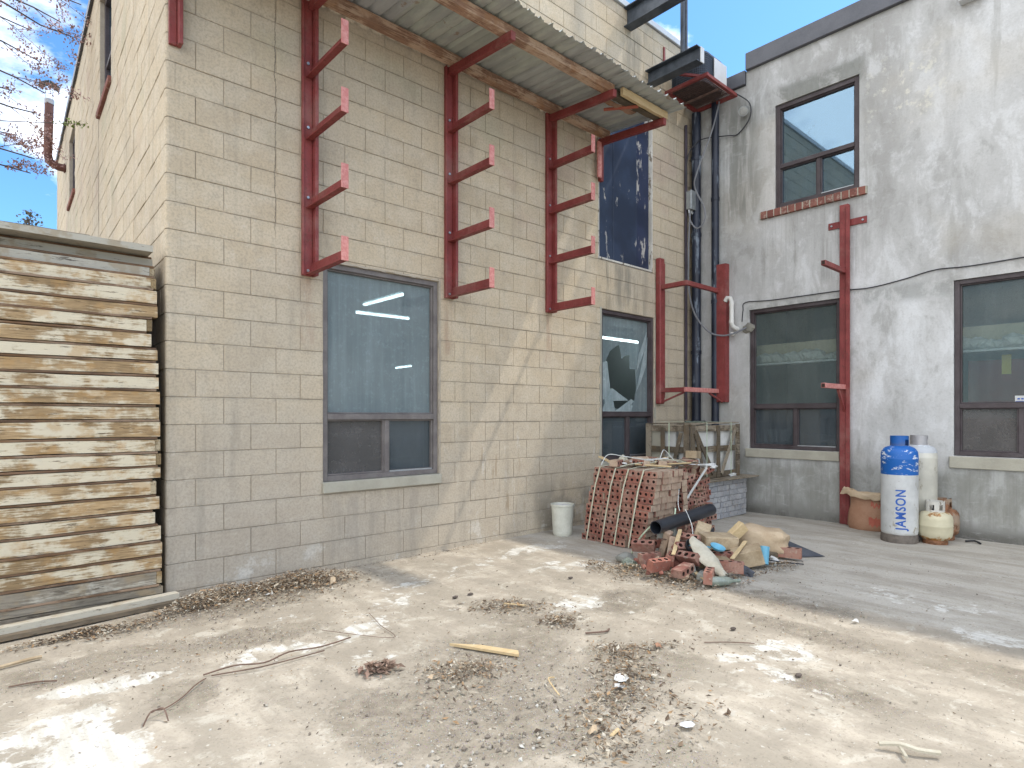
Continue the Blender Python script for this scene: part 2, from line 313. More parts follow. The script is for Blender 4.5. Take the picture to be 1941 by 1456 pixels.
    M['form_end'] = wood('end_grain_wood', (.40, .33, .22), (.32, .23, .12), (.08, .05, .03), .45, 1)
    M['ply'] = wood('brown_plywood_edge', (.27, .19, .13), (.21, .13, .08), (.05, .03, .02), .50, 0, .3)
    M['purlin'] = wood('old_purlin_wood', (.50, .36, .26), (.38, .235, .16), (.12, .05, .035), .52)
    M['crate_wood'] = wood('grey_crate_wood', (.27, .23, .175), (.155, .125, .09), (.05, .04, .03), .50)
    M['fresh_wood'] = simple('pale_fresh_wood', (.52, .38, .20), (.62, .48, .28), 5, .8, bump=.4, stretch=(2, 9, 9))
    M['timber_block'] = simple('tan_timber_offcut', (.30, .22, .13), (.50, .40, .27), 7, .85, bump=.5)
    # corrugated
    k = NM('corrugated_sheet'); p = k.pos(); r_ = k.rnd()
    n1 = k.noise(k.map(p, (3, .8, 1)), 2.2, 6, .65); n2 = k.noise(p, 30, 5, .7)
    c = k.mix(r_, (.46, .49, .43), (.42, .435, .45))
    c = k.mix(k.st(n1, .42, .60, 0, .6), c, (.30, .31, .31)); c = k.mix(k.st(n2, .58, .72, 0, .4), c, (.38, .38, .34)); c = k.mix(k.st(k.noise(p, 6, 5, .7), .64, .70, 0, .6), c, (.25, .15, .08))
    M['sheet'] = k.done(k.bsdf(c, .5, .12, k.bump(n2, .2, .002), .4))
    # bricks
    def brick(name, c1, c2, c3):
        k = NM(name); p = k.obj(); rr = k.rnd(); n2 = k.noise(k.pos(), 28, 5, .7); n1 = k.noise(k.pos(), 5, 4, .6)
        c = k.mix(rr, c1, c2); c = k.mix(k.st(n1, .42, .62, 0, .6), c, c3); c = k.mix(k.st(n2, .52, .68, 0, .5), c, (.09, .055, .045)); n3 = k.noise(k.pos(), 16, 6, .75); c = k.mix(k.st(n3, .54, .66, 0, .55), c, (.42, .36, .29))
        return k.done(k.bsdf(c, .92, 0, k.bump(n2, .6, .003), .2))
    M['brick'] = brick('red_clay_brick', (.31, .125, .09), (.185, .075, .06), (.36, .235, .18))
    M['brick_end'] = brick('buff_brick_face', (.50, .39, .29), (.38, .28, .20), (.30, .20, .145))
    M['hole'] = simple('hole_shade', (.035, .02, .015), (.05, .03, .025), 9, .95)  # hollows coloured near black for the shade inside them
    M['sillbrick'] = brick('dark_red_sill_brick', (.19, .075, .06), (.25, .105, .08), (.14, .065, .055))
    M['paver'] = brick('grey_concrete_paver', (.30, .31, .33), (.40, .41, .425), (.34, .34, .34))
    M['strap'] = simple('pale_plastic_strap', (.50, .50, .36), (.62, .62, .50), 12, .5)
    M['strap_white'] = simple('white_plastic_strap', (.62, .64, .60), (.72, .73, .70), 12, .5)
    M['strap_green'] = simple('pale_green_plastic_strap', (.42, .52, .36), (.60, .68, .52), 12, .5)
    M['abs'] = simple('black_abs_pipe', (.014, .017, .025), (.03, .035, .045), 5, .35, bump=.1, spec=.5)
    M['bucket'] = simple('grimy_white_bucket_plastic', (.50, .50, .42), (.66, .66, .58), 6, .5, bump=.15)
    M['white_stuff'] = simple('dirty_white_sheet', (.52, .52, .50), (.68, .68, .66), 9, .8)
    M['plaster'] = simple('dried_plaster', (.55, .55, .52), (.68, .68, .66), 9, .9, bump=.6)
    M['bag'] = simple('tan_paper_sack', (.44, .32, .20), (.56, .44, .30), 5, .75, bump=.6)
    M['bag2'] = simple('reddish_brown_paper_sack', (.33, .17, .10), (.42, .24, .15), 5, .75, bump=.5)
    M['bag_print'] = simple('faded_red_sack_print', (.40, .10, .065), (.48, .16, .10), 8, .75)
    M['cloth'] = simple('dirty_cream_rag', (.42, .38, .29), (.54, .50, .40), 8, .9, bump=.8)
    M['blue_plastic'] = simple('light_blue_plastic', (.12, .36, .50), (.17, .43, .58), 5, .4, bump=.1)
    M['slate'] = simple('dark_slate_sheet', (.045, .05, .06), (.08, .085, .10), 6, .7)
    M['rubber'] = simple('black_rubber', (.015, .015, .017), (.03, .03, .033), 6, .6)
    M['grey_rock'] = simple('grey_rubble', (.20, .20, .17), (.30, .30, .265), 8, .95, bump=.9)
    M['ac_white'] = simple('grey_white_casing', (.55, .56, .56), (.66, .67, .67), 5, .5)
    M['ac_grille'] = simple('dark_wire_grille', (.06, .08, .11), (.11, .13, .16), 6, .5, .4)
    M['ac_coil'] = simple('condenser_coil_fins', (.03, .035, .045), (.05, .06, .075), 30, .7)
    M['mesh_metal'] = simple('rusty_mesh_shelf', (.10, .06, .05), (.20, .13, .11), 20, .8)
    M['galv'] = simple('galvanised_metal', (.33, .36, .38), (.46, .49, .50), 9, .4, .6, .1)
    M['cable'] = simple('grey_cable', (.16, .165, .18), (.22, .225, .24), 5, .6)
    M['cable_dark'] = simple('dark_cable', (.03, .03, .035), (.05, .05, .055), 5, .6)
    M['pvc'] = simple('white_pvc_pipe', (.66, .65, .60), (.74, .73, .69), 6, .45, bump=.1)
    M['foam'] = simple('grey_sealant_foam', (.20, .19, .16), (.28, .27, .23), 12, .95, bump=1)
    M['lamp_glass'] = simple('floodlight_lens', (.30, .31, .30), (.5, .5, .48), 5, .2)
    M['flue'] = simple('rusty_brown_flue_metal', (.10, .045, .038), (.17, .075, .055), 6, .6, .3)
    M['flue_galv'] = simple('grey_flue_rim', (.34, .33, .33), (.45, .44, .44), 6, .5, .4)
    M['bark'] = simple('grey_brown_bark', (.075, .06, .05), (.13, .105, .09), 12, .95, stretch=(1, 1, .2))
    M['bud'] = simple('reddish_spring_buds', (.40, .24, .22), (.52, .36, .33), 20, .8)  # colour brightened in place of light from behind the buds
    M['greenbud'] = simple('fresh_green_leaves', (.14, .19, .04), (.22, .28, .07), 20, .7)
    M['darkleaf'] = simple('dark_small_leaves', (.05, .045, .03), (.10, .08, .05), 20, .8)
    M['insul'] = simple('fluffy_white_insulation', (.46, .46, .43), (.66, .66, .62), 14, .95, bump=1)
    M['bulk'] = simple('beige_bulkhead', (.46, .40, .28), (.53, .46, .33), 2, .8)
    M['red_inside'] = simple('dark_red_board', (.16, .03, .035), (.22, .05, .05), 3, .7)
    M['yellow'] = simple('yellow_tag', (.55, .42, .06), (.62, .50, .10), 3, .6)
    M['blue_print'] = simple('blue_print', (.03, .10, .40), (.04, .13, .45), 3, .6)
    # debris with per-face tint
    def tinted(name, cols, rough=.9):
        k = NM(name); t = k.attr('tint'); q = k.n('ValToRGB'); k.put(q.inputs[0], t)
        cr = q.color_ramp; cr.interpolation = 'CONSTANT'
        while len(cr.elements) < len(cols): cr.elements.new(.5)
        for i, c_ in enumerate(cols): cr.elements[i].position = i / len(cols); cr.elements[i].color = (*c_, 1)
        f = k.noise(k.pos(), 60, 4); c_ = k.mix(k.st(f, .4, .7, 0, .4), q.outputs[0], (.08, .06, .04))
        return k.done(k.bsdf(c_, rough, 0, None, .2))
    M['litter'] = tinted('dead_leaves_and_bark', [(.19, .135, .09), (.115, .08, .055), (.31, .24, .165), (.23, .17, .115), (.43, .37, .28), (.08, .06, .045), (.34, .22, .12), (.50, .46, .38)])
    M['litter_red'] = tinted('reddish_dead_twigs', [(.26, .17, .13), (.19, .13, .095), (.34, .23, .17), (.30, .21, .16)])
    M['gravel'] = tinted('loose_gravel', [(.34, .31, .26), (.26, .23, .19), (.44, .41, .35), (.20, .17, .14), (.52, .50, .45), (.38, .33, .26)])
    M['twig'] = simple('brown_twig', (.12, .075, .055), (.19, .125, .095), 12, .9)
    # gas cylinders
    def cyl(name, top, body, zsplit, rustc, amt, amt2):
        k = NM(name); o = k.obj(); q = k.sep(o); p = k.pos()
        s1 = k.noise(k.map(p, (4, 4, 9), rot=(.5, .3, 0)), 2.0, 8, .72); n = k.noise(p, 12, 6, .7); sp = k.noise(p, 45, 4, .6); big = k.noise(p, 4, 4, .6)
        up = k.st(q['Z'], zsplit - .002, zsplit + .002)
        b = k.mix(k.st(big, .35, .65), body, tuple(x * .8 for x in body))
        b = k.mix(k.st(k.noise(k.map(p, (1, 1, .5)), 9, 6, .7), amt, amt + .07, 0, .85), b, rustc)
        b = k.mix(k.st(k.ma('ADD', q['Z'], k.ma('MULTIPLY', n, .08)), .13, .06, 0, .75), b, rustc)
        t = k.mix(k.st(s1, amt2, amt2 + .05), top, (.62, .66, .70))
        c = k.mix(up, b, t)
        c = k.mix(k.st(sp, .68, .72, 0, .7), c, tuple(x * .6 for x in rustc))
        return k.done(k.bsdf(c, .5, 0, k.bump(n, .2, .003), .45))
    M['cyl_blue'] = cyl('blue_over_white_cylinder_paint', (.008, .11, .40), (.60, .61, .60), .67, (.26, .22, .14), .585, .565)
    M['foot_grime'] = simple('grimy_foot_ring', (.10, .085, .075), (.18, .155, .13), 14, .8)
    M['cyl_blue_all'] = cyl('blue_collar_paint', (.008, .10, .36), (.008, .10, .36), 5.0, (.10, .12, .18), .66, .64)
    M['cyl_white'] = cyl('chipped_cream_cylinder_paint', (.46, .48, .50), (.60, .58, .50), .885, (.20, .15, .09), .56, .58)
    def cyl2(name, body, rustc, rust_top, amt):
        k = NM(name); o = k.obj(); q = k.sep(o); p = k.pos(); n = k.noise(p, 11, 7, .72); big = k.noise(p, 5, 4, .6)
        c = k.mix(k.st(big, .35, .65), body, tuple(x * .85 for x in body))
        ru = k.st(k.ma('ADD', n, k.ma('ADD', k.st(q['Z'], .20, .31, 0, rust_top), k.st(q['Z'], .08, .02, 0, .28))), amt, amt + .1)
        c = k.mix(ru, c, k.mix(k.st(k.noise(p, 30, 4), .4, .6), rustc, tuple(x * .55 for x in rustc)))
        return k.done(k.bsdf(c, .6, 0, k.bump(n, .3, .003), .35))
    M['cyl_cream'] = cyl2('rust_streaked_cream_paint', (.58, .53, .37), (.42, .19, .05), .22, .68)
    M['cyl_rust'] = cyl2('brown_rusted_paint', (.30, .22, .155), (.26, .12, .06), .2, .50)
make_materials()

# ------------------------------------------------------------------ mesh helpers
class MB:
    def __init__(s): s.v = []; s.f = []; s.mi = []; s.tint = []
    def add(s, vs, fs, mi=0, Mx=None, tint=0.):
        o = len(s.v)
        for p in vs:
            p = Vector(p); s.v.append(Mx @ p if Mx is not None else p)
        for f in fs: s.f.append(tuple(i + o for i in f)); s.mi.append(mi); s.tint.append(tint)
        return s
    def box(s, x0, x1, y0, y1, z0, z1, mi=0, Mx=None, tint=0.):
        return s.add([(x0, y0, z0), (x1, y0, z0), (x1, y1, z0), (x0, y1, z0), (x0, y0, z1), (x1, y0, z1), (x1, y1, z1), (x0, y1, z1)],
                     [(0, 3, 2, 1), (4, 5, 6, 7), (0, 1, 5, 4), (1, 2, 6, 5), (2, 3, 7, 6), (3, 0, 4, 7)], mi, Mx, tint)
    def bar(s, p, q, w, h, up=(0, 0, 1), mi=0, Mx=None):
        p, q = Vector(p), Vector(q); d = (q - p); L = d.length; d.normalize(); u = Vector(up)
        sd = d.cross(u)
        if sd.length < 1e-4: sd = d.cross(Vector((1, 0, 0)))
        sd.normalize(); u = sd.cross(d)
        vs = []
        for e in (p, q):
            for a, b in ((-1, -1), (1, -1), (1, 1), (-1, 1)): vs.append(e + sd * a * w / 2 + u * b * h / 2)
        return s.add(vs, [(0, 1, 2, 3), (7, 6, 5, 4), (0, 4, 5, 1), (1, 5, 6, 2), (2, 6, 7, 3), (3, 7, 4, 0)], mi, Mx)
    def tube(s, pts, r, seg=8, mi=0, Mx=None, hollow=False):
        pts = [Vector(p) for p in pts]; n = len(pts); rr = r if isinstance(r, (list, tuple)) else [r] * n
        vs = []; ref = None
        for i, p in enumerate(pts):
            d = (pts[min(i + 1, n - 1)] - pts[max(i - 1, 0)]).normalized()
            if ref is None: ref = d.orthogonal().normalized()
            ref = (ref - d * ref.dot(d)).normalized(); b = d.cross(ref)
            for k in range(seg):
                a = 2 * math.pi * k / seg; vs.append(p + (ref * math.cos(a) + b * math.sin(a)) * rr[i])
        fs = [(i * seg + k, i * seg + (k + 1) % seg, (i + 1) * seg + (k + 1) % seg, (i + 1) * seg + k) for i in range(n - 1) for k in range(seg)]
        if not hollow: fs += [tuple(range(seg)), tuple((n - 1) * seg + k for k in range(seg))]
        return s.add(vs, fs, mi, Mx)
    def lathe(s, prof, seg=24, c=(0, 0, 0), mi=0, Mx=None):
        vs = [(c[0] + r * math.cos(2 * math.pi * k / seg), c[1] + r * math.sin(2 * math.pi * k / seg), c[2] + z) for r, z in prof for k in range(seg)]
        fs = [(i * seg + k, i * seg + (k + 1) % seg, (i + 1) * seg + (k + 1) % seg, (i + 1) * seg + k) for i in range(len(prof) - 1) for k in range(seg)]
        return s.add(vs, fs, mi, Mx)
    def mesh(s, name, mats, off=Vector((0, 0, 0)), smooth=False, bevel=0., fix=True, tint=False):
        me = bpy.data.meshes.new(name)
        me.from_pydata([tuple(p - off) for p in s.v], [], s.f)
        for m in (mats if isinstance(mats, (list, tuple)) else [mats]): me.materials.append(M[m] if isinstance(m, str) else m)
        me.polygons.foreach_set('material_index', s.mi)
        if tint:
            a = me.attributes.new('tint', 'FLOAT', 'FACE'); a.data.foreach_set('value', s.tint)
        if bevel or fix:
            bm = bmesh.new(); bm.from_mesh(me)
            if bevel: bmesh.ops.bevel(bm, geom=[e for e in bm.edges if len(e.link_faces) == 2 and e.calc_face_angle(0) > .6], offset=bevel, segments=1, affect='EDGES', clamp_overlap=True)
            bmesh.ops.recalc_face_normals(bm, faces=bm.faces)
            bm.to_mesh(me); bm.free()
        if smooth:
            me.polygons.foreach_set('use_smooth', [True] * len(me.polygons))
            me.set_sharp_from_angle(angle=rad(38))
        me.update(); return me
    def build(s, name, mats, parent=None, smooth=False, bevel=0., fix=True, tint=False, **tags):
        vs = s.v; xs = [p.x for p in vs]; ys = [p.y for p in vs]; zs = [p.z for p in vs]
        off = Vector(((min(xs) + max(xs)) / 2, (min(ys) + max(ys)) / 2, min(zs)))
        o = bpy.data.objects.new(name, s.mesh(name, mats, off, smooth, bevel, fix, tint))
        return link(o, off, parent, **tags)
WT = {}
def link(o, loc, parent=None, **tags):
    COL.objects.link(o); o.location = loc; WT[o.name] = Matrix.Translation(loc)
    if parent is not None:
        o.parent = parent; o.matrix_parent_inverse = WT[parent.name].inverted()
    for k_, v in tags.items(): o[k_] = v
    return o
def thing(name, label, category, loc, group=None):
    o = bpy.data.objects.new(name, None); o.empty_display_size = .2
    link(o, Vector(loc), None, label=label, category=category)
    if group: o['group'] = group
    return o
def copy_tree(root, delta, label):
    def cp(o, parent):
        c = o.copy(); COL.objects.link(c)
        if parent is None: c.location = o.location + Vector(delta); c['label'] = label; WT[c.name] = WT[o.name] @ Matrix.Translation(delta)
        else:
            c.parent = parent; c.matrix_parent_inverse = o.matrix_parent_inverse.copy(); WT[c.name] = WT[o.name] @ Matrix.Translation(delta)
        for ch in list(o.children): cp(ch, c)
        return c
    return cp(root, None)
def rot(x=0, y=0, z=0, at=(0, 0, 0)):
    return Matrix.Translation(at) @ Matrix.Rotation(rad(z), 4, 'Z') @ Matrix.Rotation(rad(y), 4, 'Y') @ Matrix.Rotation(rad(x), 4, 'X')

def lump(c, r, sc, m, name, jit=.25, sub=2, parent=None, Mx=None, **tags):
    bm = bmesh.new(); bmesh.ops.create_icosphere(bm, subdivisions=sub, radius=1)
    sd = Vector((R.uniform(0, 50), R.uniform(0, 50), R.uniform(0, 50)))
    rm = Mx or rot(0, 0, 0)
    k = MB(); vs = []
    for v in bm.verts:
        f = 1 + jit * mnoise.noise(v.co * 1.7 + sd) + jit * .5 * mnoise.noise(v.co * 4.5 + sd)
        vs.append(Vector(c) + rm @ Vector((v.co.x * f * r * sc[0], v.co.y * f * r * sc[1], v.co.z * f * r * sc[2])))
    bm.verts.index_update(); k.add(vs, [tuple(v.index for v in f.verts) for f in bm.faces]); bm.free()
    return k.build(name, m, parent, smooth=jit < .5, fix=False, **tags)
XC = 6.88
TA = Matrix(((1, 0, 0, 0), (0, -1, 0, 0), (0, 0, 1, 0), (0, 0, 0, 1)))           # (u, outward, z) on the block front wall
TC = Matrix(((0, -1, 0, XC), (-1, 0, 0, 0), (0, 0, 1, 0), (0, 0, 0, 1)))         # on the stucco wall
bt = rad(1.79); BD = Vector((math.sin(bt), math.cos(bt), 0)); BN = Vector((-math.cos(bt), math.sin(bt), 0))
TB = Matrix(((BD.x, BN.x, 0, 0), (BD.y, BN.y, 0, 0), (0, 0, 1, 0), (0, 0, 0, 1)))  # on the block side wall
def proj(p):
    v = Vector(p) - cam.location; z = v.x * math.sin(TH) + v.y * math.cos(TH)
    if z < .1: return None
    return (970.5 + 1146 * (v.x * math.cos(TH) - v.y * math.sin(TH)) / z, 788 - 1146 * v.z / z)

# ------------------------------------------------------------------ ground
def build_ground():
    xs = np.concatenate([[-400, -120, -40, -15, -6], np.arange(-2.6, 7.3, .025), [9, 15, 40, 120, 400]])
    ys = np.concatenate([[-400, -120, -40, -15, -8], np.arange(-5.2, .25, .025), [2, 6, 15, 40, 120, 400]])
    X, Y = np.meshgrid(xs, ys); nx, ny = len(xs), len(ys)
    def ell(cx, cy, rx, ry, a=0):
        c, s = math.cos(rad(a)), math.sin(rad(a)); dx, dy = X - cx, Y - cy
        return np.clip(1.25 - ((dx * c + dy * s) / rx) ** 2 * .8 - ((-dx * s + dy * c) / ry) ** 2 * .8, 0, 1)
    W_ = np.zeros_like(X); D = np.zeros_like(X) + .30; shade_grey = np.zeros_like(X)
    for e in [(-.85, -1.85, .34, .30, 10), (-.75, -2.1, .30, .35, 0), (-.45, -1.35, .34, .13, -12), (.22, -1.50, .40, .16, -4), (.72, -1.50, .25, .14, 20),
              (.55, -1.95, .2, .2, 0), (2.9, -1.25, .45, .22, -20), (1.15, -1.15, .35, .16, 30), (.55, -.95, .25, .10, 10), (2.35, -3.35, .16, .22, 0), (2.0, -3.3, .14, .22, 0),
              (3.4, -4.1, .18, .35, 10), (4.0, -3.55, .22, .5, 0), (3.35, -4.3, .2, .35, 0), (2.1, -2.0, .3, .15, 0), (2.1, -.7, .9, .14, 10), (3.05, -.55, .5, .2, 0)]:
        W_ = np.maximum(W_, ell(*e) * (.66 if e[0] < 0 else .46))
    for e in [(-.30, -1.72, .20, .26, -30), (-.45, -1.05, .65, .30, -8), (.25, -1.15, .5, .22, -10), (.2, -.45, .9, .35, 0), (1.0, -2.4, .65, .55, 0), (1.5, -2.95, .55, .45, 0), (1.7, -1.95, .38, .50, 10),
              (.75, -2.9, .6, .45, 0), (.3, -2.6, .3, .5, 0), (2.45, -2.2, .4, .3, 0), (2.0, -3.9, .13, .8, 0), (2.75, -3.4, .16, .9, -2), (3.5, -2.0, .8, .6, 0), (2.85, -4.3, .18, .6, 0), (1.9, -4.1, .16, .2, 0), (3.3, -3.0, .3, .6, 0), (1.1, -3.6, .4, .3, 0)]:
        D = np.maximum(D, ell(*e) * .66)
    for e in [(1.55, -3.7, .42, .5, 0), (2.0, -4.6, .6, .6, 0), (2.35, -2.75, .35, .3, 0)]: D = D * (1 - .7 * ell(*e))
    D = D * (1 - W_ * .9)
    shade_grey = np.clip((X - 2.95) / .8, 0, 1) * .9  # greyer tone painted over the zone shaded by the stucco building
    Z = np.zeros_like(X)
    fine = (X > -2.7) & (X < 7.3) & (Y > -5.3) & (Y < .3)
    for i in range(ny):
        for j in range(nx):
            if fine[i, j]:
                p = Vector((X[i, j], Y[i, j], 0)); Z[i, j] = mnoise.noise(p * .9) * .008 + mnoise.noise(p * 5) * .004 + mnoise.noise(p * 17) * .0018 + D[i, j] * .004 - .003
    vs = np.stack([X, Y, Z], -1).reshape(-1, 3)
    i, j = np.meshgrid(np.arange(ny - 1), np.arange(nx - 1), indexing='ij'); a = i * nx + j
    fs = np.stack([a, a + 1, a + nx + 1, a + nx], -1).reshape(-1, 4)
    me = bpy.data.meshes.new('ground'); me.from_pydata(vs.tolist(), [], fs.tolist())
    me.materials.append(M['ground'])
    ca = me.attributes.new('paint', 'FLOAT_COLOR', 'POINT')
    ca.data.foreach_set('color', np.stack([W_, D, shade_grey, np.ones_like(W_)], -1).reshape(-1).astype(np.float32))
    me.polygons.foreach_set('use_smooth', [True] * len(me.polygons))
    o = bpy.data.objects.new('ground', me); link(o, Vector((0, 0, 0)), None, kind='structure')
    def dirt_at(x, y):
        jx = int(np.searchsorted(xs, x)); iy = int(np.searchsorted(ys, y)); return D[min(iy, ny - 1), min(jx, nx - 1)]
    return dirt_at
dirt_at = build_ground()

# ------------------------------------------------------------------ block building
bld = thing('concrete_block_building', 'two-storey tan concrete block building with a bare blocky corner, filling the left and middle', 'building', (3.4, 5.5, 0))
OPEN_A = [(1.178, 2.355, .65, 2.61), (4.81, 5.93, .735, 2.645), (4.746, 5.888, 3.255, 5.35)]
OPEN_B = [(2.80, 3.80, 4.845, 6.245), (6.97, 8.05, 4.845, 6.045)]
TOPZ = 6.585
def courses(openings, length, start_full_even):
    out_ = []
    for kk in range(-1, 33):
        z0 = .045 + .2 * kk; z1 = min(z0 + .2, TOPZ)
        if z1 <= 0.0: continue
        z0 = max(z0, -.02)
        u = 0.; first = .39 if (kk % 2 == 0) == start_full_even else .195
        edges = [0.]
        while u < length: u += first if u == 0 else .3925; edges.append(min(u, length))
        for a, b in zip(edges[:-1], edges[1:]):
            segs = [(a, b, z0, z1)]
            for (o0, o1, q0, q1) in openings:
                ns = []
                for (s0, s1, t0, t1) in segs:
                    if s1 <= o0 or s0 >= o1 or t1 <= q0 + .01 or t0 >= q1 - .01: ns.append((s0, s1, t0, t1)); continue
                    if s0 < o0: ns.append((s0, o0, t0, t1))
                    if s1 > o1: ns.append((o1, s1, t0, t1))
                    m0, m1 = max(s0, o0), min(s1, o1)
                    if t0 < q0: ns.append((m0, m1, t0, q0))
                    if t1 > q1: ns.append((m0, m1, q1, t1))
                segs = ns
            for sg in segs:
                if sg[1] - sg[0] > .03 and sg[3] - sg[2] > .012: out_.append((*sg, a == 0))
    return out_
J = .0022
def block_mesh(w, h, corner):
    mb = MB()
    if corner:      # bullnose: rounded outer edge at u = 0
        prof = [(.0, .10), (.0, -.022), (.006, -.010), (.018, -.002), (.03, 0.0)]
        pts = [(0.0, -.06)] + [(0.0, -.020), (.004, -.008), (.012, -.002), (.024, 0)] + [(w - J - .003, 0), (w - J, -.003), (w - J, -.06)]
    else:
        pts = [(J, -.06), (J, -.003), (J + .003, 0), (w - J - .003, 0), (w - J, -.003), (w - J, -.06)]
    n = len(pts); vs = []
    for zz, ins in ((J, .003), (J + .003, 0), (h - J - .003, 0), (h - J, .003)):
        for (u, d) in pts: vs.append((u, d - (ins if d > -.05 else 0), zz))
    fs = [(r * n + i, r * n + i + 1, (r + 1) * n + i + 1, (r + 1) * n + i) for r in range(3) for i in range(n - 1)]
    fs += [tuple(range(n)), tuple(3 * n + i for i in range(n))]
    return mb.add(vs, fs)
def block_face_shift(): return R.uniform(-.0025, .0025)
allb = []
for T, L, ops, sfe, tag_ in ((TA, XC - .005, OPEN_A, True, 'A'), (TB, 11.05, OPEN_B, False, 'B')):
    for (u0, u1, z0, z1, cor) in courses(ops, L, sfe):
        c4 = [proj(T @ Vector((u, 0, z))) for u in (u0, u1) for z in (z0, z1)]
        if any(c is None for c in c4): area = 0
        else:
            x0, x1 = min(c[0] for c in c4), max(c[0] for c in c4); y0, y1 = min(c[1] for c in c4), max(c[1] for c in c4)
            x0, x1 = max(x0, 0), min(x1, 1941); y0, y1 = max(y0, 0), min(y1, 1456)
            w = abs(c4[0][0] - c4[2][0]) * (abs(c4[0][1] - c4[1][1]) + abs(c4[2][1] - c4[3][1])) / 2
            area = w if (x1 > x0 and y1 > y0) else 0
            if tag_ == 'A' and z0 > 4.75 and u1 < 4.6: area *= .01          # above the canopy
            if tag_ == 'B' and z1 < 2.5: area = 0                        # behind the panel stack
        allb.append((area, tag_, u0, u1, z0, z1, cor))
allb.sort(key=lambda a: -a[0])
cache = {}
rest = MB()
for idx, (area, tg, u0, u1, z0, z1, cor) in enumerate(allb):
    T = TA if tg == 'A' else TB
    w, h = u1 - u0, z1 - z0
    if idx < 296 and area > 60:
        key = (tg, round(w, 3), round(h, 3), cor)
        if key not in cache:
            mb = block_mesh(w, h, cor)
            T3 = T.to_3x3().to_4x4(); mb.v = [T3 @ p for p in mb.v]
            cache[key] = mb.mesh('concrete_block', 'block')
        o = bpy.data.objects.new('concrete_block', cache[key])
        link(o, T @ Vector((u0, block_face_shift(), z0)), bld)
    else:
        mb = block_mesh(w, h, cor); sh = block_face_shift()
        rest.add([T @ (p + Vector((u0, sh, z0))) for p in mb.v], mb.f, tint=R.random())
rest.build('distant_concrete_blocks', 'block', bld, tint=True, kind='stuff')

def wall_cells(mb, T, us, zs, holes, d, mi=0, depth=.25):
    """flat wall face at outward distance d with holes and reveals"""
    us = sorted(set(us + [a for h in holes for a in h[:2]])); zs = sorted(set(zs + [a for h in holes for a in h[2:4]]))
    for a, b in zip(us[:-1], us[1:]):
        for c, e in zip(zs[:-1], zs[1:]):
            if any(a >= h[0] - 1e-6 and b <= h[1] + 1e-6 and c >= h[2] - 1e-6 and e <= h[3] + 1e-6 for h in holes): continue
            mb.add([(a, d, c), (b, d, c), (b, d, e), (a, d, e)], [(0, 1, 2, 3)], mi, T)
    for (a, b, c, e) in holes:
        q = d - depth
        mb.add([(a, d, c), (b, d, c), (b, d, e), (a, d, e), (a, q, c), (b, q, c), (b, q, e), (a, q, e)],
               [(0, 1, 5, 4), (1, 2, 6, 5), (2, 3, 7, 6), (3, 0, 4, 7)], mi, T)
mb = MB(); wall_cells(mb, TA, [0.012, XC], [-.1, TOPZ], OPEN_A, -.007); wall_cells(mb, TB, [0.012, 11.05], [-.1, TOPZ], OPEN_B, -.007)
e = TB @ Vector((11.05, -.012, 0))
mb.add([(e.x, e.y, -.1), (e.x + 6, e.y, -.1), (e.x + 6, e.y, TOPZ), (e.x, e.y, TOPZ)], [(0, 1, 2, 3)])
mb.build('mortar_wall', 'mortar', bld, fix=False)
mb = MB(); e = TB @ Vector((11.05, -.02, 0)); mb.add([(.02, .02, 6.50), (12, .02, 6.50), (12, e.y, 6.50), (e.x, e.y, 6.50)], [(0, 1, 2, 3)]); mb.add([(.02, .02, 6.35), (12, .02, 6.35), (12, e.y, 6.35), (e.x, e.y, 6.35)], [(0, 1, 2, 3)]); mb.build('roof', 'roof', bld, fix=False)
mb = MB(); mb.box(-.0, XC + .1, -.2, .03, 6.588, 6.672, Mx=TA)
mb.v = [Vector((p.x, p.y, p.z)) for p in mb.v]; mb.build('parapet_flashing', 'flash_pale', bld, bevel=.006)
mb = MB(); mb.box(0.21, 11.1, -.2, .03, 6.588, 6.672, Mx=TB); mb.box(0.2, 11.1, .031, .036, 6.56, 6.66, mi=0, Mx=TB); mb.build('side_parapet_flashing', 'flash_dark', bld)

# interior of the block building
mb = MB(); mb.add([(.3, .27, .05), (9.9, .27, .05), (9.9, 10.6, .05), (.3, 10.6, .05), (.3, .27, 3.12), (9.9, .27, 3.12), (9.9, 10.6, 3.12), (.3, 10.6, 3.12)], [(0, 1, 2, 3), (4, 5, 6, 7), (1, 2, 6, 5), (2, 3, 7, 6), (3, 0, 4, 7)])
wall_cells(mb, Matrix.Identity(4) @ Matrix(((1, 0, 0, 0), (0, 1, 0, 0), (0, 0, 1, 0), (0, 0, 0, 1))), [.3, 9.9], [.05, 3.12], [OPEN_A[0], OPEN_A[1]], .27, depth=.0)
mb.build('ground_floor_room', 'room', bld, fix=False)
for (p, q) in [((3.18, 3.03, 2.9), (3.19, 2.01, 2.9)), ((3.39, 3.67, 2.9), (4.32, 3.65, 2.9)), ((6.55, 7.75, 2.45), (6.5, 7.0, 2.45)), ((8.4, 3.09, 2.9), (9.85, 3.08, 2.9))]:
    t = MB().tube([p, q], .022, 8); t.bar(Vector(p) + Vector((0, 0, .05)), Vector(q) + Vector((0, 0, .05)), .10, .04, mi=1); t.build('tube_light', ['tube', 'room'], bld)

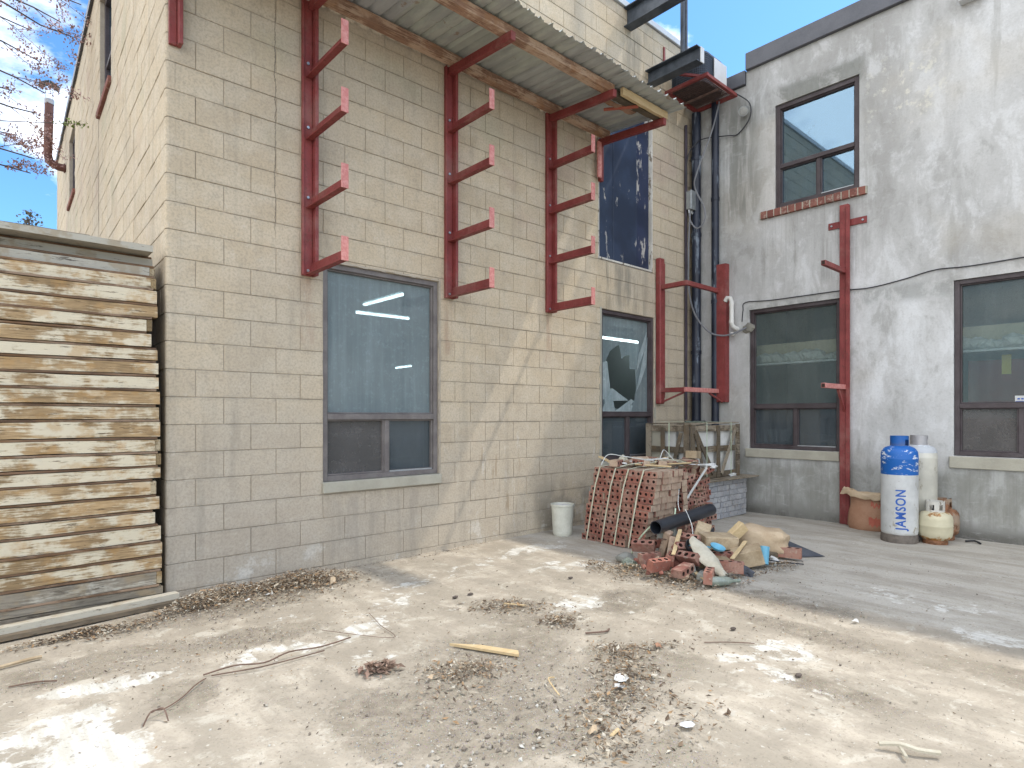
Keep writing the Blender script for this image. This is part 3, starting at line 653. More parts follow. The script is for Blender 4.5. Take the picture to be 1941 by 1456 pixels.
def window(parent, T, u0, u1, z0, z1, zr, us, glasses, fm='frame', fw=.045, dpt=-.05, name='window', tw=.05, broken=False, film3=None):
    """frame with a fixed top light, a transom rail at zr and two sliding lights below split at us"""
    mb = MB(); a, b = dpt - .05, dpt + .03
    mb.box(u0, u0 + fw, a, b, z0, z1, Mx=T); mb.box(u1 - fw, u1, a, b, z0, z1, Mx=T)
    mb.box(u0 + fw, u1 - fw, a, b, z1 - fw, z1, Mx=T); mb.box(u0 + fw, u1 - fw, a, b, z0, z0 + fw, Mx=T)
    mb.box(u0 + fw, u1 - fw, a, b + .004, zr, zr + tw, Mx=T)
    mb.box(us - .022, us + .022, a + .01, b - .012, z0 + fw, zr, Mx=T)
    # slim inner beads
    for (q0, q1, r0, r1) in ((u0 + fw, u1 - fw, zr + tw, z1 - fw), (u0 + fw, us - .022, z0 + fw, zr), (us + .022, u1 - fw, z0 + fw, zr)):
        t = .014; e0, e1 = a + .015, b - .022
        mb.box(q0, q0 + t, e0, e1, r0, r1, Mx=T); mb.box(q1 - t, q1, e0, e1, r0, r1, Mx=T); mb.box(q0 + t, q1 - t, e0, e1, r0, r0 + t, Mx=T); mb.box(q0 + t, q1 - t, e0, e1, r1 - t, r1, Mx=T)
    w = mb.build(name, fm, parent, bevel=.003)
    g = a + .022
    def pane(q0, q1, r0, r1, m, nm='pane'):
        k = MB().box(q0, q1, g, g + .005, r0, r1, Mx=T); return k.build(nm, m, w)
    if not broken: pane(u0 + fw, u1 - fw, zr + tw, z1 - fw, glasses[0])
    pane(u0 + fw, us - .022, z0 + fw, zr, glasses[1]); pane(us + .022, u1 - fw, z0 + fw, zr, glasses[2])
    # bright aluminium track
    k = MB().box(u0 + fw + .002, us - .024, b - .02, b - .012, z0 + fw, z0 + fw + .012, Mx=T) if False else MB().box(us + .030, u1 - fw - .016, b - .02, b - .010, z0 + fw + .001, z0 + fw + .012, Mx=T)
    k.build('track', 'alum', w)
    return w
W1 = window(bld, TA, 1.178, 2.355, .75, 2.61, 1.275, 1.80, ('glass_hazy', 'glass_screen', 'glass_low'), 'frame_grey')
# scratches / paint flecks on the hazy pane of window 1
fl = MB()
for (u, z, w_, h_, a) in [(1.5, 1.60, .012, .07, 8), (1.515, 1.575, .03, .02, 0), (2.05, 1.575, .016, .04, 30)]:
    fl.box(-w_ / 2, w_ / 2, -.0757, -.0745, -h_ / 2, h_ / 2, Mx=TA @ Matrix.Translation((u, 0, z)) @ Matrix.Rotation(rad(a), 4, 'Y'))
fl.build('paint_fleck', 'white_stuff', W1)
fl = MB()
for (u, z, w_, h_, a) in [(1.62, 2.29, .16, .008, 6), (1.35, 2.26, .10, .006, -4), (1.80, 1.98, .18, .005, -2), (2.0, 1.99, .10, .005, 5), (1.35, 1.92, .16, .006, -10), (1.82, 1.86, .012, .06, -35), (1.42, 1.80, .05, .008, 20), (2.05, 2.05, .09, .006, -15), (1.33, 2.35, .012, .012, 0)]:
    fl.box(-w_ / 2, w_ / 2, -.0757, -.0745, -h_ / 2, h_ / 2, Mx=TA @ Matrix.Translation((u, 0, z)) @ Matrix.Rotation(rad(a), 4, 'Y'))
fl.build('grime_mark', 'slate', W1)
MB().box(1.165, 2.37, -.2, .032, .655, .748, Mx=TA).build('sill', 'sill', bld, bevel=.006)
W2 = window(bld, TA, 4.812, 5.925, .74, 2.64, 1.30, 5.40, ('glass_hazy', 'glass_low', 'glass_low'), broken=True)
MB().box(4.80, 5.94, -.2, .03, .655, .738, Mx=TA).build('sill', 'sill', bld, bevel=.006)
# broken top light: jagged ring of remaining glass plus loose shards
u0, u1, z0, z1 = 4.857, 5.88, 1.35, 2.595
hole = [(4.99, 2.02), (5.07, 2.14), (5.16, 2.19), (5.26, 2.24), (5.31, 2.05), (5.38, 2.10), (5.47, 2.11), (5.48, 1.93), (5.60, 1.93), (5.62, 1.70), (5.58, 1.50), (5.48, 1.42), (5.20, 1.40), (5.02, 1.45), (5.0, 1.62), (4.93, 1.75)]
outer = []
for (u, z) in hole:
    cx_, cz_ = 5.28, 1.80; du, dz = u - cx_, z - cz_; t = min([((u1 if du > 0 else u0) - cx_) / du if abs(du) > 1e-6 else 9, ((z1 if dz > 0 else z0) - cz_) / dz if abs(dz) > 1e-6 else 9])
    outer.append((cx_ + du * t, cz_ + dz * t))
mb = MB(); n = len(hole); g = -.078
vs = [(u, g, z) for u, z in hole] + [(u, g, z) for u, z in outer]
mb.add(vs, [(i, (i + 1) % n, n + (i + 1) % n, n + i) for i in range(n)], Mx=TA)
for cn in ((u0, z0), (u1, z0), (u1, z1), (u0, z1)):
    best = None
    for i in range(n):
        a, b = outer[i], outer[(i + 1) % n]
        if (abs(a[0] - cn[0]) < 1e-4 and abs(b[1] - cn[1]) < 1e-4) or (abs(b[0] - cn[0]) < 1e-4 and abs(a[1] - cn[1]) < 1e-4): best = (a, b)
    if best: mb.add([(best[0][0], g, best[0][1]), (best[1][0], g, best[1][1]), (cn[0], g, cn[1])], [(0, 1, 2)], Mx=TA)
mb.build('broken_pane', 'glass_hazy', W2, fix=False)
for sh in ([(4.88, 1.98), (4.99, 2.0), (5.06, 1.62), (4.90, 1.50)], [(4.93, 1.62), (5.10, 1.66), (5.44, 1.51), (5.10, 1.50), (4.95, 1.40)], [(5.60, 1.62), (5.86, 2.38), (5.84, 2.0), (5.70, 1.75)], [(5.62, 1.9), (5.66, 2.12), (5.85, 2.45), (5.80, 2.2)],
           [(4.88, 1.36), (4.95, 1.47), (5.12, 1.50), (5.16, 1.36)], [(5.14, 1.36), (5.50, 1.53), (5.56, 1.50), (5.34, 1.36)], [(5.30, 1.36), (5.42, 1.50), (5.52, 1.44), (5.48, 1.36)]):
    k = MB(); dd = R.uniform(.004, .02); m_ = len(sh); vs = [(u, g + dd, z) for u, z in sh] + [(u, g + dd + .006, z) for u, z in sh]
    k.add(vs, [tuple(range(m_)), tuple(range(2 * m_ - 1, m_ - 1, -1))] + [(i, (i + 1) % m_, m_ + (i + 1) % m_, m_ + i) for i in range(m_)], Mx=TA); k.build('glass_shard', 'glass_shard', W2)
# caulked, chipped edges around the openings
def ragged_strip(u0, u1, z0, z1, w, d, name, m, parent, T=TA, horiz=False):
    k = MB(); n = 26
    for i in range(n):
        a, b = i / n, (i + 1) / n; ww = w * R.uniform(.35, 1.25)
        if horiz: k.box(u0 + (u1 - u0) * a, u0 + (u1 - u0) * b, -.01, d, z0 - ww, z0 + w * .2, Mx=T)
        else: k.box(u0 - ww, u0 + w * .3, -.01, d, z0 + (z1 - z0) * a, z0 + (z1 - z0) * b, Mx=T)
    k.build(name, m, parent)
ragged_strip(4.80, 4.80, .75, 2.66, .030, .0045, 'mortar_patch', 'sill', bld)
ragged_strip(5.955, 5.955, .75, 2.70, .022, .0045, 'mortar_patch', 'sill', bld)
ragged_strip(2.368, 2.368, .75, 2.62, .016, .004, 'mortar_patch', 'mortar', bld)
ragged_strip(1.18, 2.36, 2.622, 0, .012, .006, 'mortar_patch', 'mortar', bld, horiz=True)
# boarded upper doorway
dr = MB().box(4.75, 5.885, -.09, -.062, 3.27, 5.33, Mx=TA).build('boarded_doorway', 'navy', bld)
MB().box(4.765, 5.075, -.060, -.035, 3.285, 5.33, Mx=TA).build('board', 'navy', dr, bevel=.004)
MB().box(5.083, 5.58, -.060, -.036, 3.30, 5.33, Mx=TA).build('board', 'navy', dr, bevel=.004)
MB().box(5.588, 5.862, -.060, -.046, 3.29, 5.33, Mx=TA).build('board', 'navy_bad', dr, bevel=.004)
k = MB(); k.box(4.748, 4.763, -.055, .004, 3.262, 5.34, Mx=TA); k.box(5.866, 5.884, -.055, .004, 3.262, 5.34, Mx=TA); k.box(4.764, 5.865, -.055, .008, 3.258, 3.283, Mx=TA); k.build('trim', 'trim_white', dr, bevel=.003)
# side-wall windows
for (u0, u1, z0, z1) in ((2.80, 3.80, 4.92, 6.24), (6.97, 8.05, 4.92, 6.04)):
    mb = MB(); fw = .05; a, b = -.13, -.05
    mb.box(u0, u0 + fw, a, b, z0, z1, Mx=TB); mb.box(u1 - fw, u1, a, b, z0, z1, Mx=TB); mb.box(u0 + fw, u1 - fw, a, b, z1 - fw, z1, Mx=TB); mb.box(u0 + fw, u1 - fw, a, b, z0, z0 + fw, Mx=TB); mb.box(u0 + fw, u1 - fw, a + .01, b - .01, z0 + .52, z0 + .56, Mx=TB)
    w = mb.build('window', 'frame', bld, bevel=.003)
    MB().box(u0 + fw, u1 - fw, a + .03, a + .036, z0 + fw, z1 - fw, Mx=TB).build('pane', 'glass_mirror', w)
    MB().box(u0 - .03, u1 + .03, -.12, .035, z0 - .073, z0 - .002, Mx=TB).build('sill', 'sillbrick', bld, bevel=.006)
# control joint in the side wall
k = MB(); zz = 2.3
while zz < 4.8: k.box(3.885 + R.uniform(-.004, .004), 3.90 + R.uniform(0, .006), -.012, .0045, zz, zz + .11, Mx=TB); zz += .112
k.build('control_joint', 'mortar', bld)

# ------------------------------------------------------------------ stucco building
stb = thing('stucco_building', 'grey weathered stucco building with dark metal parapet cap along the right side', 'building', (10, -6, 0))
OPEN_C = [(.872, 2.035, .868, 2.75), (3.175, 4.45, .878, 2.772), (1.228, 2.245, 4.035, 5.40)]
mb = MB(); wall_cells(mb, TC, [.56, .83, 14.0] + [round(.83 + .5 * i, 2) for i in range(26)], [-.1, 5.83], OPEN_C, 0., depth=.16)
mb.add([(.83, 0, 5.83), (14, 0, 5.83), (14, 0, 6.02), (.83, 0, 6.02)], [(0, 1, 2, 3)], Mx=TC)
mb.add([(-.02, 0, -.1), (.56, 0, -.1), (.56, 0, 5.83), (-.02, 0, 5.83)], [(0, 1, 2, 3)], Mx=TC)
mb.add([(XC, -14, -.1), (XC + 9, -14, -.1), (XC + 9, -14, 6.02), (XC, -14, 6.02)], [(0, 1, 2, 3)])
mb.add([(XC + .25, .3, 5.8), (XC + 9, .3, 5.8), (XC + 9, -14, 5.8), (XC + .25, -14, 5.8)], [(0, 1, 2, 3)])
mb.add([(XC, -.83, 5.83), (XC + .3, -.83, 5.83), (XC + .3, -.83, 6.02), (XC, -.83, 6.02)], [(0, 1, 2, 3)])
# inside face of the wall
wall_cells(mb, TC, [-.2, 14.0], [-.1, 6.02], OPEN_C, -.16, depth=.0)
mb.build('stucco_wall', 'stucco', stb, fix=False)
MB().box(.84, 14.0, -.25, .05, 6.015, 6.25, Mx=TC).build('parapet_cap', 'flash_dark', stb, bevel=.008)
MB().box(-.0, .832, -.25, .045, 5.835, 6.03, Mx=TC).build('parapet_cap', 'flash_dark', stb, bevel=.008)
# rooms
def room(x0, x1, y0, y1, z0, z1, holes, m):
    k = MB(); k.add([(x0, y0, z0), (x1, y0, z0), (x1, y1, z0), (x0, y1, z0), (x0, y0, z1), (x1, y0, z1), (x1, y1, z1), (x0, y1, z1)], [(0, 1, 2, 3), (4, 5, 6, 7), (0, 1, 5, 4), (1, 2, 6, 5), (2, 3, 7, 6)])
    return k.build('room', m, stb, fix=False)
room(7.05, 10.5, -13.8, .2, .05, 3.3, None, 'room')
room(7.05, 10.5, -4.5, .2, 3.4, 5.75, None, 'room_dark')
k = MB(); k.box(7.26, 7.40, -5.2, -.35, 2.03, 2.30); k.build('bulkhead', 'bulk', stb)
k = MB(); k.box(7.10, 7.26, -5.2, -.35, 2.005, 2.028); k.build('bulkhead_shelf', 'ac_white', stb)
k = MB(); y = -.4
while y > -5.1:
    r = R.uniform(.04, .10); zc = 2.03 + r * .7
    bm = bmesh.new(); bmesh.ops.create_icosphere(bm, subdivisions=1, radius=r, matrix=Matrix.Translation((7.19 + R.uniform(-.02, .02), y, zc)) @ Matrix.Scale(1.3, 4, (0, 1, 0)))
    for v in bm.verts: v.co += Vector((R.uniform(-1, 1), R.uniform(-1, 1), R.uniform(-1, 1))) * .012
    bm.verts.index_update(); k.add([v.co.copy() for v in bm.verts], [tuple(v.index for v in f.verts) for f in bm.faces]); bm.free()
    y -= R.uniform(.02, .05)
k.build('insulation_strip', 'insul', stb, fix=False)
k = MB(); k.box(7.30, 7.34, -4.6, -3.22, .9, 1.92); k.build('red_board', 'red_inside', stb)
MB().box(7.285, 7.299, -3.60, -3.52, 1.76, 1.97).build('yellow_tag', 'yellow', stb)
k = MB(); k.box(7.405, 7.43, -2.4, -1.25, 2.12, 2.29); k.build('red_board', 'red_inside', stb)
k = MB(); k.box(7.5, 7.9, -1.9, -1.35, .1, 1.05); k.build('cabinet', 'room_dark', stb)
C2 = window(stb, TC, .878, 2.03, .872, 2.745, 1.405, 1.478, ('glass_clearer', 'glass_low', 'glass_low'))
C3 = window(stb, TC, 3.18, 4.445, .882, 2.768, 1.39, 3.735, ('glass_clearer', 'glass_screen', 'glass_low'))
C1 = window(stb, TC, 1.233, 2.24, 4.04, 5.395, 4.56, 1.765, ('glass_mirror', 'glass_mirror', 'glass_mirror'), fw=.055)
MB().box(3.68, 3.86, -.072, -.071, 1.455, 1.515, Mx=TC).build('sticker', 'white_stuff', C3); 
k = MB()
for i in range(5): k.box(3.70 + i * .03, 3.72 + i * .03, -.0705, -.0700, 1.475, 1.49, Mx=TC)
k.box(3.685, 3.855, -.0705, -.0700, 1.456, 1.461, Mx=TC); k.build('sticker_print', 'blue_print', C3)
MB().box(.83, 2.03, -.10, .035, .750, .866, Mx=TC).build('sill', 'sill', stb, bevel=.006)
MB().box(3.14, 4.5, -.10, .035, .746, .872, Mx=TC).build('sill', 'sill', stb, bevel=.006)
u = 1.045; nb = 14; w = (2.33 - u) / nb
bs = MB().box(.005, w - .005, -.10, .045, 0, .095).mesh('sill_brick', 'sillbrick', bevel=.004)
bs.transform(TC.to_3x3().to_4x4()); bs.flip_normals()
for i in range(nb):
    o = bpy.data.objects.new('sill_brick', bs); link(o, TC @ Vector((u + w * i, R.uniform(-.004, .004), 3.937 + R.uniform(-.002, .002))), stb)
MB().box(1.04, 2.335, -.1, .040, 3.94, 4.028, Mx=TC).build('sill_mortar', 'sill', stb)
# horizontal expansion crack in the stucco
# ------------------------------------------------------------------ racks on the block wall
def make_rack():
    t = thing('steel_rack', '', 'rack', (1.04, 0, 2.43), 'cantilever arm racks on the block wall')
    k = MB(); x0 = .984
    k.box(x0, x0 + .085, -.030, -.004, 2.46, 4.72); k.box(x0 + .087, x0 + .116, -.085, -.004, 2.46, 4.72)
    k.box(x0 - .004, x0 + .012, -.045, -.031, 2.46, 4.72)
    k.build('post', 'red', t, bevel=.003)
    for z in (2.50, 3.675, 4.2, 3.1):
        MB().tube([(x0 + .045, -.030, z), (x0 + .045, -.042, z)], .012, 6).build('bolt', 'galv', t)
    for z in (2.468, 3.01, 3.575, 4.083):
        lump((x0 + .080, -.034, z + .05), .013, (.6, .5, 3.4), 'red', 'weld', .5, 1, parent=t)
        a = MB(); a.box(x0 + .075, x0 + .084, -.655, -.032, z, z + .095); a.box(x0 + .028, x0 + .0745, -.655, -.032, z, z + .009)
        arm = a.build('arm', 'red', t, bevel=.002)
        s = MB(); s.box(x0 + .030, x0 + .088, -.665, -.656, z - .002, z + .18); s.build('end_stop', 'red_lit', arm, bevel=.002)
    return t
r1 = make_rack(); r1['label'] = 'red four-arm steel rack left of the large unbroken window, nearest the building corner'
r2 = copy_tree(r1, (1.43, 0, 0), 'red four-arm steel rack just right of the large unbroken window, middle of three')
r3 = copy_tree(r1, (2.83, 0, 0.02), 'red four-arm steel rack on the block wall nearest the boarded navy doorway')
t = thing('steel_post', 'short red steel angle post hanging at the top of the bare block corner', 'post', (.06, 0, 3.95))
k = MB(); k.box(.015, .065, -.03, -.004, 3.955, 4.72); k.box(.067, .095, -.08, -.004, 3.955, 4.72); k.build('angle', 'red', t, bevel=.003)

# ------------------------------------------------------------------ canopy
can = thing('canopy', 'rusty corrugated metal canopy on red rafters and old timber above the wall racks', 'canopy', (2.4, 0, 4.6))
for x in (.05, 1.065, 2.475, 3.875, 4.765):
    k = MB(); k.bar((x, -.0, 4.685), (x, -.95, 4.612), .055, .075); k.build('rafter', 'red', can, bevel=.003)
MB().box(4.735, 4.79, -.05, -.004, 4.20, 4.68).build('end_post', 'red', can, bevel=.003)
MB().box(4.655, 4.725, -.075, -.052, 4.22, 4.66).build('end_plate', 'red_lit', can, bevel=.003)
def plank(p, q, w, h, name, m, parent, jag=.006, up=(0, 0, 1), seg=18, warp=0.):
    k = MB(); p, q = Vector(p), Vector(q); d = (q - p).normalized(); wp = R.uniform(0, 6); sd = d.cross(Vector(up)).normalized(); u = sd.cross(d); vs = []
    for i in range(seg + 1):
        c = p.lerp(q, i / seg) + Vector((0, warp * math.sin(wp + i / seg * 7), warp * .5 * math.sin(wp * 2 + i / seg * 9)))
        for a, b in ((-1, -1), (1, -1), (1, 1), (-1, 1)): vs.append(c + sd * a * (w / 2 + R.uniform(-jag, jag * .3)) + u * b * (h / 2 + R.uniform(-jag, jag * .2)))
    fs = [(0, 1, 2, 3), tuple(seg * 4 + i for i in (3, 2, 1, 0))]
    for i in range(seg):
        for e in range(4): fs.append((i * 4 + e, i * 4 + (e + 1) % 4, i * 4 + 4 + (e + 1) % 4, i * 4 + 4 + e))
    return k.add(vs, fs).build(name, m, parent)
plank((-.35, -.10, 4.762), (4.80, -.10, 4.752), .085, .085, 'purlin', 'purlin', can, .004)
plank((-.35, -.835, 4.700), (3.94, -.845, 4.700), .095, .085, 'purlin', 'purlin', can, .005)
plank((3.90, -.82, 4.695), (4.80, -.86, 4.69), .085, .075, 'purlin', 'crate_wood', can, .010)
plank((4.02, -.925, 4.69), (4.82, -.93, 4.69), .04, .085, 'purlin', 'fresh_wood', can, .004)
plank((3.93, -.72, 4.665), (4.45, -.76, 4.665), .07, .03, 'broken_board', 'purlin', can, .014, seg=10)
MB().bar((4.12, -.60, 4.655), (4.34, -.90, 4.650), .035, .018).build('rusty_strap', 'bag_print', can)
x = -.40; i = 0
while x < 4.86:
    w = .745 if x + .745 < 4.9 else 4.9 - x
    k = MB(); nx = int(w / .0125) + 1; ysl = [-.02, -.3, -.6, -.9, -1.06]; vs = []
    dx = w / nx
    for jx in range(nx + 1):
        xx = x + jx * dx; ph = (xx / .1365) % 1.0
        zz = .028 * max(0., math.sin(2 * math.pi * ph)) ** 2.2 - .004
        ye = -1.135 - .03 * R.random() * (1 if R.random() < .22 else .15) + .012 * math.sin(xx * 5)
        for yy in ysl + [ye]:
            vs.append((xx, yy, 4.832 + (yy) * .085 + zz + (i % 2) * .0045 + (R.uniform(-.010, .006) if yy == ye else 0)))
    m_ = len(ysl) + 1
    fs = [(a * m_ + b, a * m_ + b + 1, (a + 1) * m_ + b + 1, (a + 1) * m_ + b) for a in range(nx) for b in range(m_ - 1)]
    k.add(vs, fs).build('corrugated_sheet', 'sheet', can, smooth=True, fix=False); x += .70; i += 1

# ------------------------------------------------------------------ beams, pole, air conditioner
def ibeam(k, x0, x1, y0, y1, z0, z1):
    xm = (x0 + x1) / 2; k.box(x0, x1, y0, y1, z0, z0 + .014); k.box(x0, x1, y0, y1, z1 - .014, z1); k.box(xm - .006, xm + .006, y0, y1, z0 + .015, z1 - .015)
k = MB(); ibeam(k, 5.25, 5.40, -2.4, -.003, 6.33, 6.585); k.build('steel_beam', 'dark_steel', bevel=.002, label='dark steel beam jutting from the top of the block wall and out of the picture, above the canopy', category='beam', group='dark steel beams jutting from the block wall')
k = MB(); ibeam(k, 5.71, 5.86, -.78, -.003, 5.75, 5.945); o = k.build('steel_beam', 'dark_steel', bevel=.002, label='short dark steel beam under the tall pole, beside the air conditioner', category='beam', group='dark steel beams jutting from the block wall')
MB().box(5.785, 5.862, -.792, -.782, 5.752, 5.943).build('end_plate', 'ac_white', o)
k = MB(); k.tube([(5.735, -.56, 5.947), (5.735, -.56, 9.4)], .027, 10); k.tube([(5.80, -.56, 5.947), (5.80, -.56, 9.4)], .030, 10); k.build('steel_pole', 'dark_steel', smooth=True, label='tall twin dark pole rising into the sky from the short steel beam', category='pole')
br = thing('wall_bracket', 'red steel bracket with mesh shelf under the air conditioner', 'bracket', (6.4, -.4, 5.7))
for p, q in (((6.05, -.715, 5.715), (6.82, -.715, 5.715)), ((6.05, -.12, 5.715), (6.82, -.12, 5.715)), ((6.05, -.741, 5.716), (6.05, -.094, 5.716)), ((6.80, -.69, 5.715), (6.80, -.145, 5.715))):
    MB().bar(p, q, .045, .045).build('frame_bar', 'red', br, bevel=.003)
MB().bar((6.42, -.69, 5.68), (6.42, -.145, 5.68), .03, .02).build('cross_bar', 'mesh_metal', br)
k = MB()
for i in range(26): y = -.69 + i * .0215; k.bar((6.075, y, 5.733), (6.775, y, 5.733), .005, .005)
for i in range(16): x = 6.07 + i * .046; k.bar((x, -.69, 5.727), (x, -.145, 5.727), .005, .005)
k.build('mesh_shelf', 'mesh_metal', br, kind='stuff')
MB().bar((6.15, -.66, 5.75), (5.90, -.40, 5.80), .03, .03).build('stay', 'red', br)
k = MB(); k.box(6.13, 6.165, -.02, -.003, 6.06, 6.43); k.build('angle_bracket', 'red', bevel=.002, label='small red steel angle high on the block wall behind the short dark beam', category='bracket')
ac = thing('air_conditioner', 'grey air conditioner condenser on the red bracket in the roof corner', 'air conditioner', (6.45, -.4, 5.76))
def rrect(x0, x1, y0, y1, r, n=6):
    pts = []
    for cx_, cy_, a0 in ((x1 - r, y1 - r, 0), (x0 + r, y1 - r, 90), (x0 + r, y0 + r, 180), (x1 - r, y0 + r, 270)):
        for i in range(n + 1): a = rad(a0 + 90 * i / n); pts.append((cx_ + r * math.cos(a), cy_ + r * math.sin(a)))
    return pts
def prism(k, pts, z0, z1, mi=0):
    n = len(pts); k.add([(x, y, z0) for x, y in pts] + [(x, y, z1) for x, y in pts], [tuple(range(n)), tuple(range(n, 2 * n))] + [(i, (i + 1) % n, n + (i + 1) % n, n + i) for i in range(n)], mi)
k = MB(); prism(k, rrect(6.14, 6.70, -.60, -.10, .12), 5.745, 6.115); k.build('coil', 'ac_coil', ac, smooth=True)
k = MB(); prism(k, rrect(6.125, 6.715, -.615, -.085, .13), 6.116, 6.14); k.build('cover', 'ac_grille', ac, smooth=True)
k = MB(); prism(k, rrect(6.13, 6.71, -.61, -.09, .13), 5.737, 5.744); k.build('base_pan', 'ac_coil', ac, smooth=True)
k = MB(); pr = rrect(6.128, 6.712, -.612, -.088, .13, 8); 
for z in np.arange(5.77, 6.11, .03):
    k.tube([(x, y, z) for x, y in pr + pr[:1]], .0028, 4)
for i in range(0, len(pr)):
    k.tube([(pr[i][0], pr[i][1], 5.745), (pr[i][0], pr[i][1], 6.115)], .0028, 4)
for x in np.arange(6.28, 6.58, .03): k.tube([(x, -.612, 5.745), (x, -.612, 6.115)], .0028, 4)
for y in np.arange(-.47, -.20, .03): k.tube([(6.128, y, 5.745), (6.128, y, 6.115)], .0028, 4)
k.build('grille', 'ac_grille', ac, fix=False, kind='stuff')
MB().box(6.40, 6.725, -.630, -.616, 5.76, 6.118).build('side_panel', 'ac_white', ac, bevel=.004)
MB().box(6.716, 6.73, -.612, -.10, 5.76, 6.118).build('side_panel', 'ac_white', ac, bevel=.004)

# ------------------------------------------------------------------ corner pipes and cables
k = MB(); k.tube([(6.80, -.115, 1.24), (6.80, -.115, 5.68)], .066, 12)
for z in (2.2, 3.9, 5.0): k.tube([(6.80, -.115, z), (6.80, -.115, z + .05)], .075, 12)
k.build('drain_pipe', 'pipe_navy', smooth=True, label='thick navy drain pipe in the inner corner, nearer the block wall', category='pipe', group='navy drain pipes in the corner')
k = MB(); k.tube([(6.815, -.405, 1.1), (6.815, -.405, 5.8)], .053, 12)
for z in (2.9, 4.35): k.tube([(6.815, -.405, z), (6.815, -.405, z + .045)], .06, 12)
k.build('drain_pipe', 'pipe_navy', smooth=True, label='flaking navy drain pipe on the stucco wall, right of the corner pipe', category='pipe', group='navy drain pipes in the corner')
k = MB().tube([(6.80, -.155, 1.235), (6.80, -.155, 1.20)], .05, 12); k.box(6.66, 6.875, -.22, -.01, 1.195, 1.238); k.build('pipe_bracket', 'dark_steel', label='dark bracket plate at the foot of the corner drain pipe', category='bracket')
k = MB().tube([(6.665, -.03, 1.25), (6.665, -.03, 5.5)], .022, 8); k.build('conduit', 'purple_conduit', smooth=True, label='thin purple-grey conduit running up the block wall beside the corner drain pipe', category='conduit')
jb = thing('junction_box', 'small grey electrical box on the block wall beside the corner drain pipe', 'junction box', (6.70, -.08, 4.1))
MB().box(6.625, 6.765, -.13, -.055, 4.27, 4.53).build('box', 'galv', jb, bevel=.006); MB().box(6.618, 6.772, -.142, -.131, 4.262, 4.538).build('lid', 'galv', jb, bevel=.004)
for i, x in enumerate((6.65, 6.70, 6.74)): MB().tube([(x, -.09, 4.27), (x, -.09, 4.22)], .014, 8).build('gland', 'alum', jb)
def cable(pts, r, m, label, cat='cable', n=10, name='cable'):
    P_ = [Vector(p) for p in pts]; out_ = []
    for i in range(len(P_) - 1):
        p0, p1, p2, p3 = P_[max(i - 1, 0)], P_[i], P_[i + 1], P_[min(i + 2, len(P_) - 1)]
        for s in range(n):
            t_ = s / n; out_.append(.5 * ((2 * p1) + (-p0 + p2) * t_ + (2 * p0 - 5 * p1 + 4 * p2 - p3) * t_ ** 2 + (-p0 + 3 * p1 - 3 * p2 + p3) * t_ ** 3))
    out_.append(P_[-1]); return MB().tube(out_, r, 6, 0).build(name, m, smooth=True, label=label, category=cat)
cable([(6.76, -.50, 5.70), (6.70, -.42, 5.3), (6.60, -.25, 4.75), (6.62, -.20, 4.55), (6.70, -.30, 4.25), (6.70, -.30, 4.06), (6.68, -.20, 3.98), (6.65, -.12, 4.08), (6.65, -.09, 4.215)], .011, 'cable', 'grey cable looping from the air conditioner into the small grey electrical box')
cable([(6.66, -.10, 4.215), (6.63, -.10, 3.9), (6.60, -.11, 3.5), (6.58, -.13, 3.1), (6.62, -.20, 2.75), (6.70, -.36, 2.50), (6.72, -.55, 2.42), (6.76, -.72, 2.44), (6.86, -.86, 2.52)], .012, 'cable', 'long grey cable sagging past the pipes into the foam-sealed hole in the stucco')
cable([(6.80, -.74, 5.72), (6.83, -.90, 5.55), (6.84, -.90, 5.35), (6.86, -.72, 5.20), (6.84, -.58, 5.22), (6.80, -.25, 5.28), (6.70, -.16, 5.2), (6.60, -.10, 5.0), (6.60, -.07, 4.6)], .008, 'cable_dark', 'thin black cable looping below the air conditioner bracket')
cable([(6.86, -.78, 2.60), (6.868, -.79, 2.75), (6.868, -.83, 2.86), (6.868, -1.2, 2.84), (6.868, -2.02, 2.835), (6.868, -2.36, 2.82), (6.868, -2.7, 2.86), (6.868, -3.02, 2.915), (6.868, -3.4, 2.90), (6.868, -4.5, 2.93)], .0065, 'cable_dark', 'thin dark wire running along the stucco wall above the two lower windows')
pv = thing('vent_pipe', 'white plastic pipe with bent ends standing out of the stucco wall', 'pipe', (6.83, -.66, 2.45))
k = MB().tube([(6.79, -.57, 2.90), (6.79, -.60, 2.945), (6.79, -.645, 2.935), (6.79, -.665, 2.88), (6.79, -.665, 2.60), (6.80, -.675, 2.545), (6.84, -.70, 2.515), (6.878, -.71, 2.51)], .030, 12); k.build('pipe', 'pvc', pv, smooth=True)
MB().tube([(6.79, -.665, 2.86), (6.79, -.665, 2.82)], .035, 12).build('coupling', 'pvc', pv, smooth=True); MB().tube([(6.79, -.665, 2.63), (6.79, -.665, 2.59)], .035, 12).build('coupling', 'pvc', pv, smooth=True)
MB().tube([(6.79, -.569, 2.899), (6.79, -.571, 2.901)], .020, 12).build('mouth', 'hole', pv)  # dark disc standing for the shade inside the pipe
lump((6.87, -.86, 2.50), .085, (.35, 1, .8), 'foam', 'sealant', .6, parent=None, label='lump of grey foam sealant around the cable hole in the stucco wall', category='sealant')
lump((6.82, -.66, 2.44), .035, (1, 1, .8), 'pvc', 'pipe_stub', .2, label='small round white pipe stub below the bent white plastic pipe', category='pipe stub')
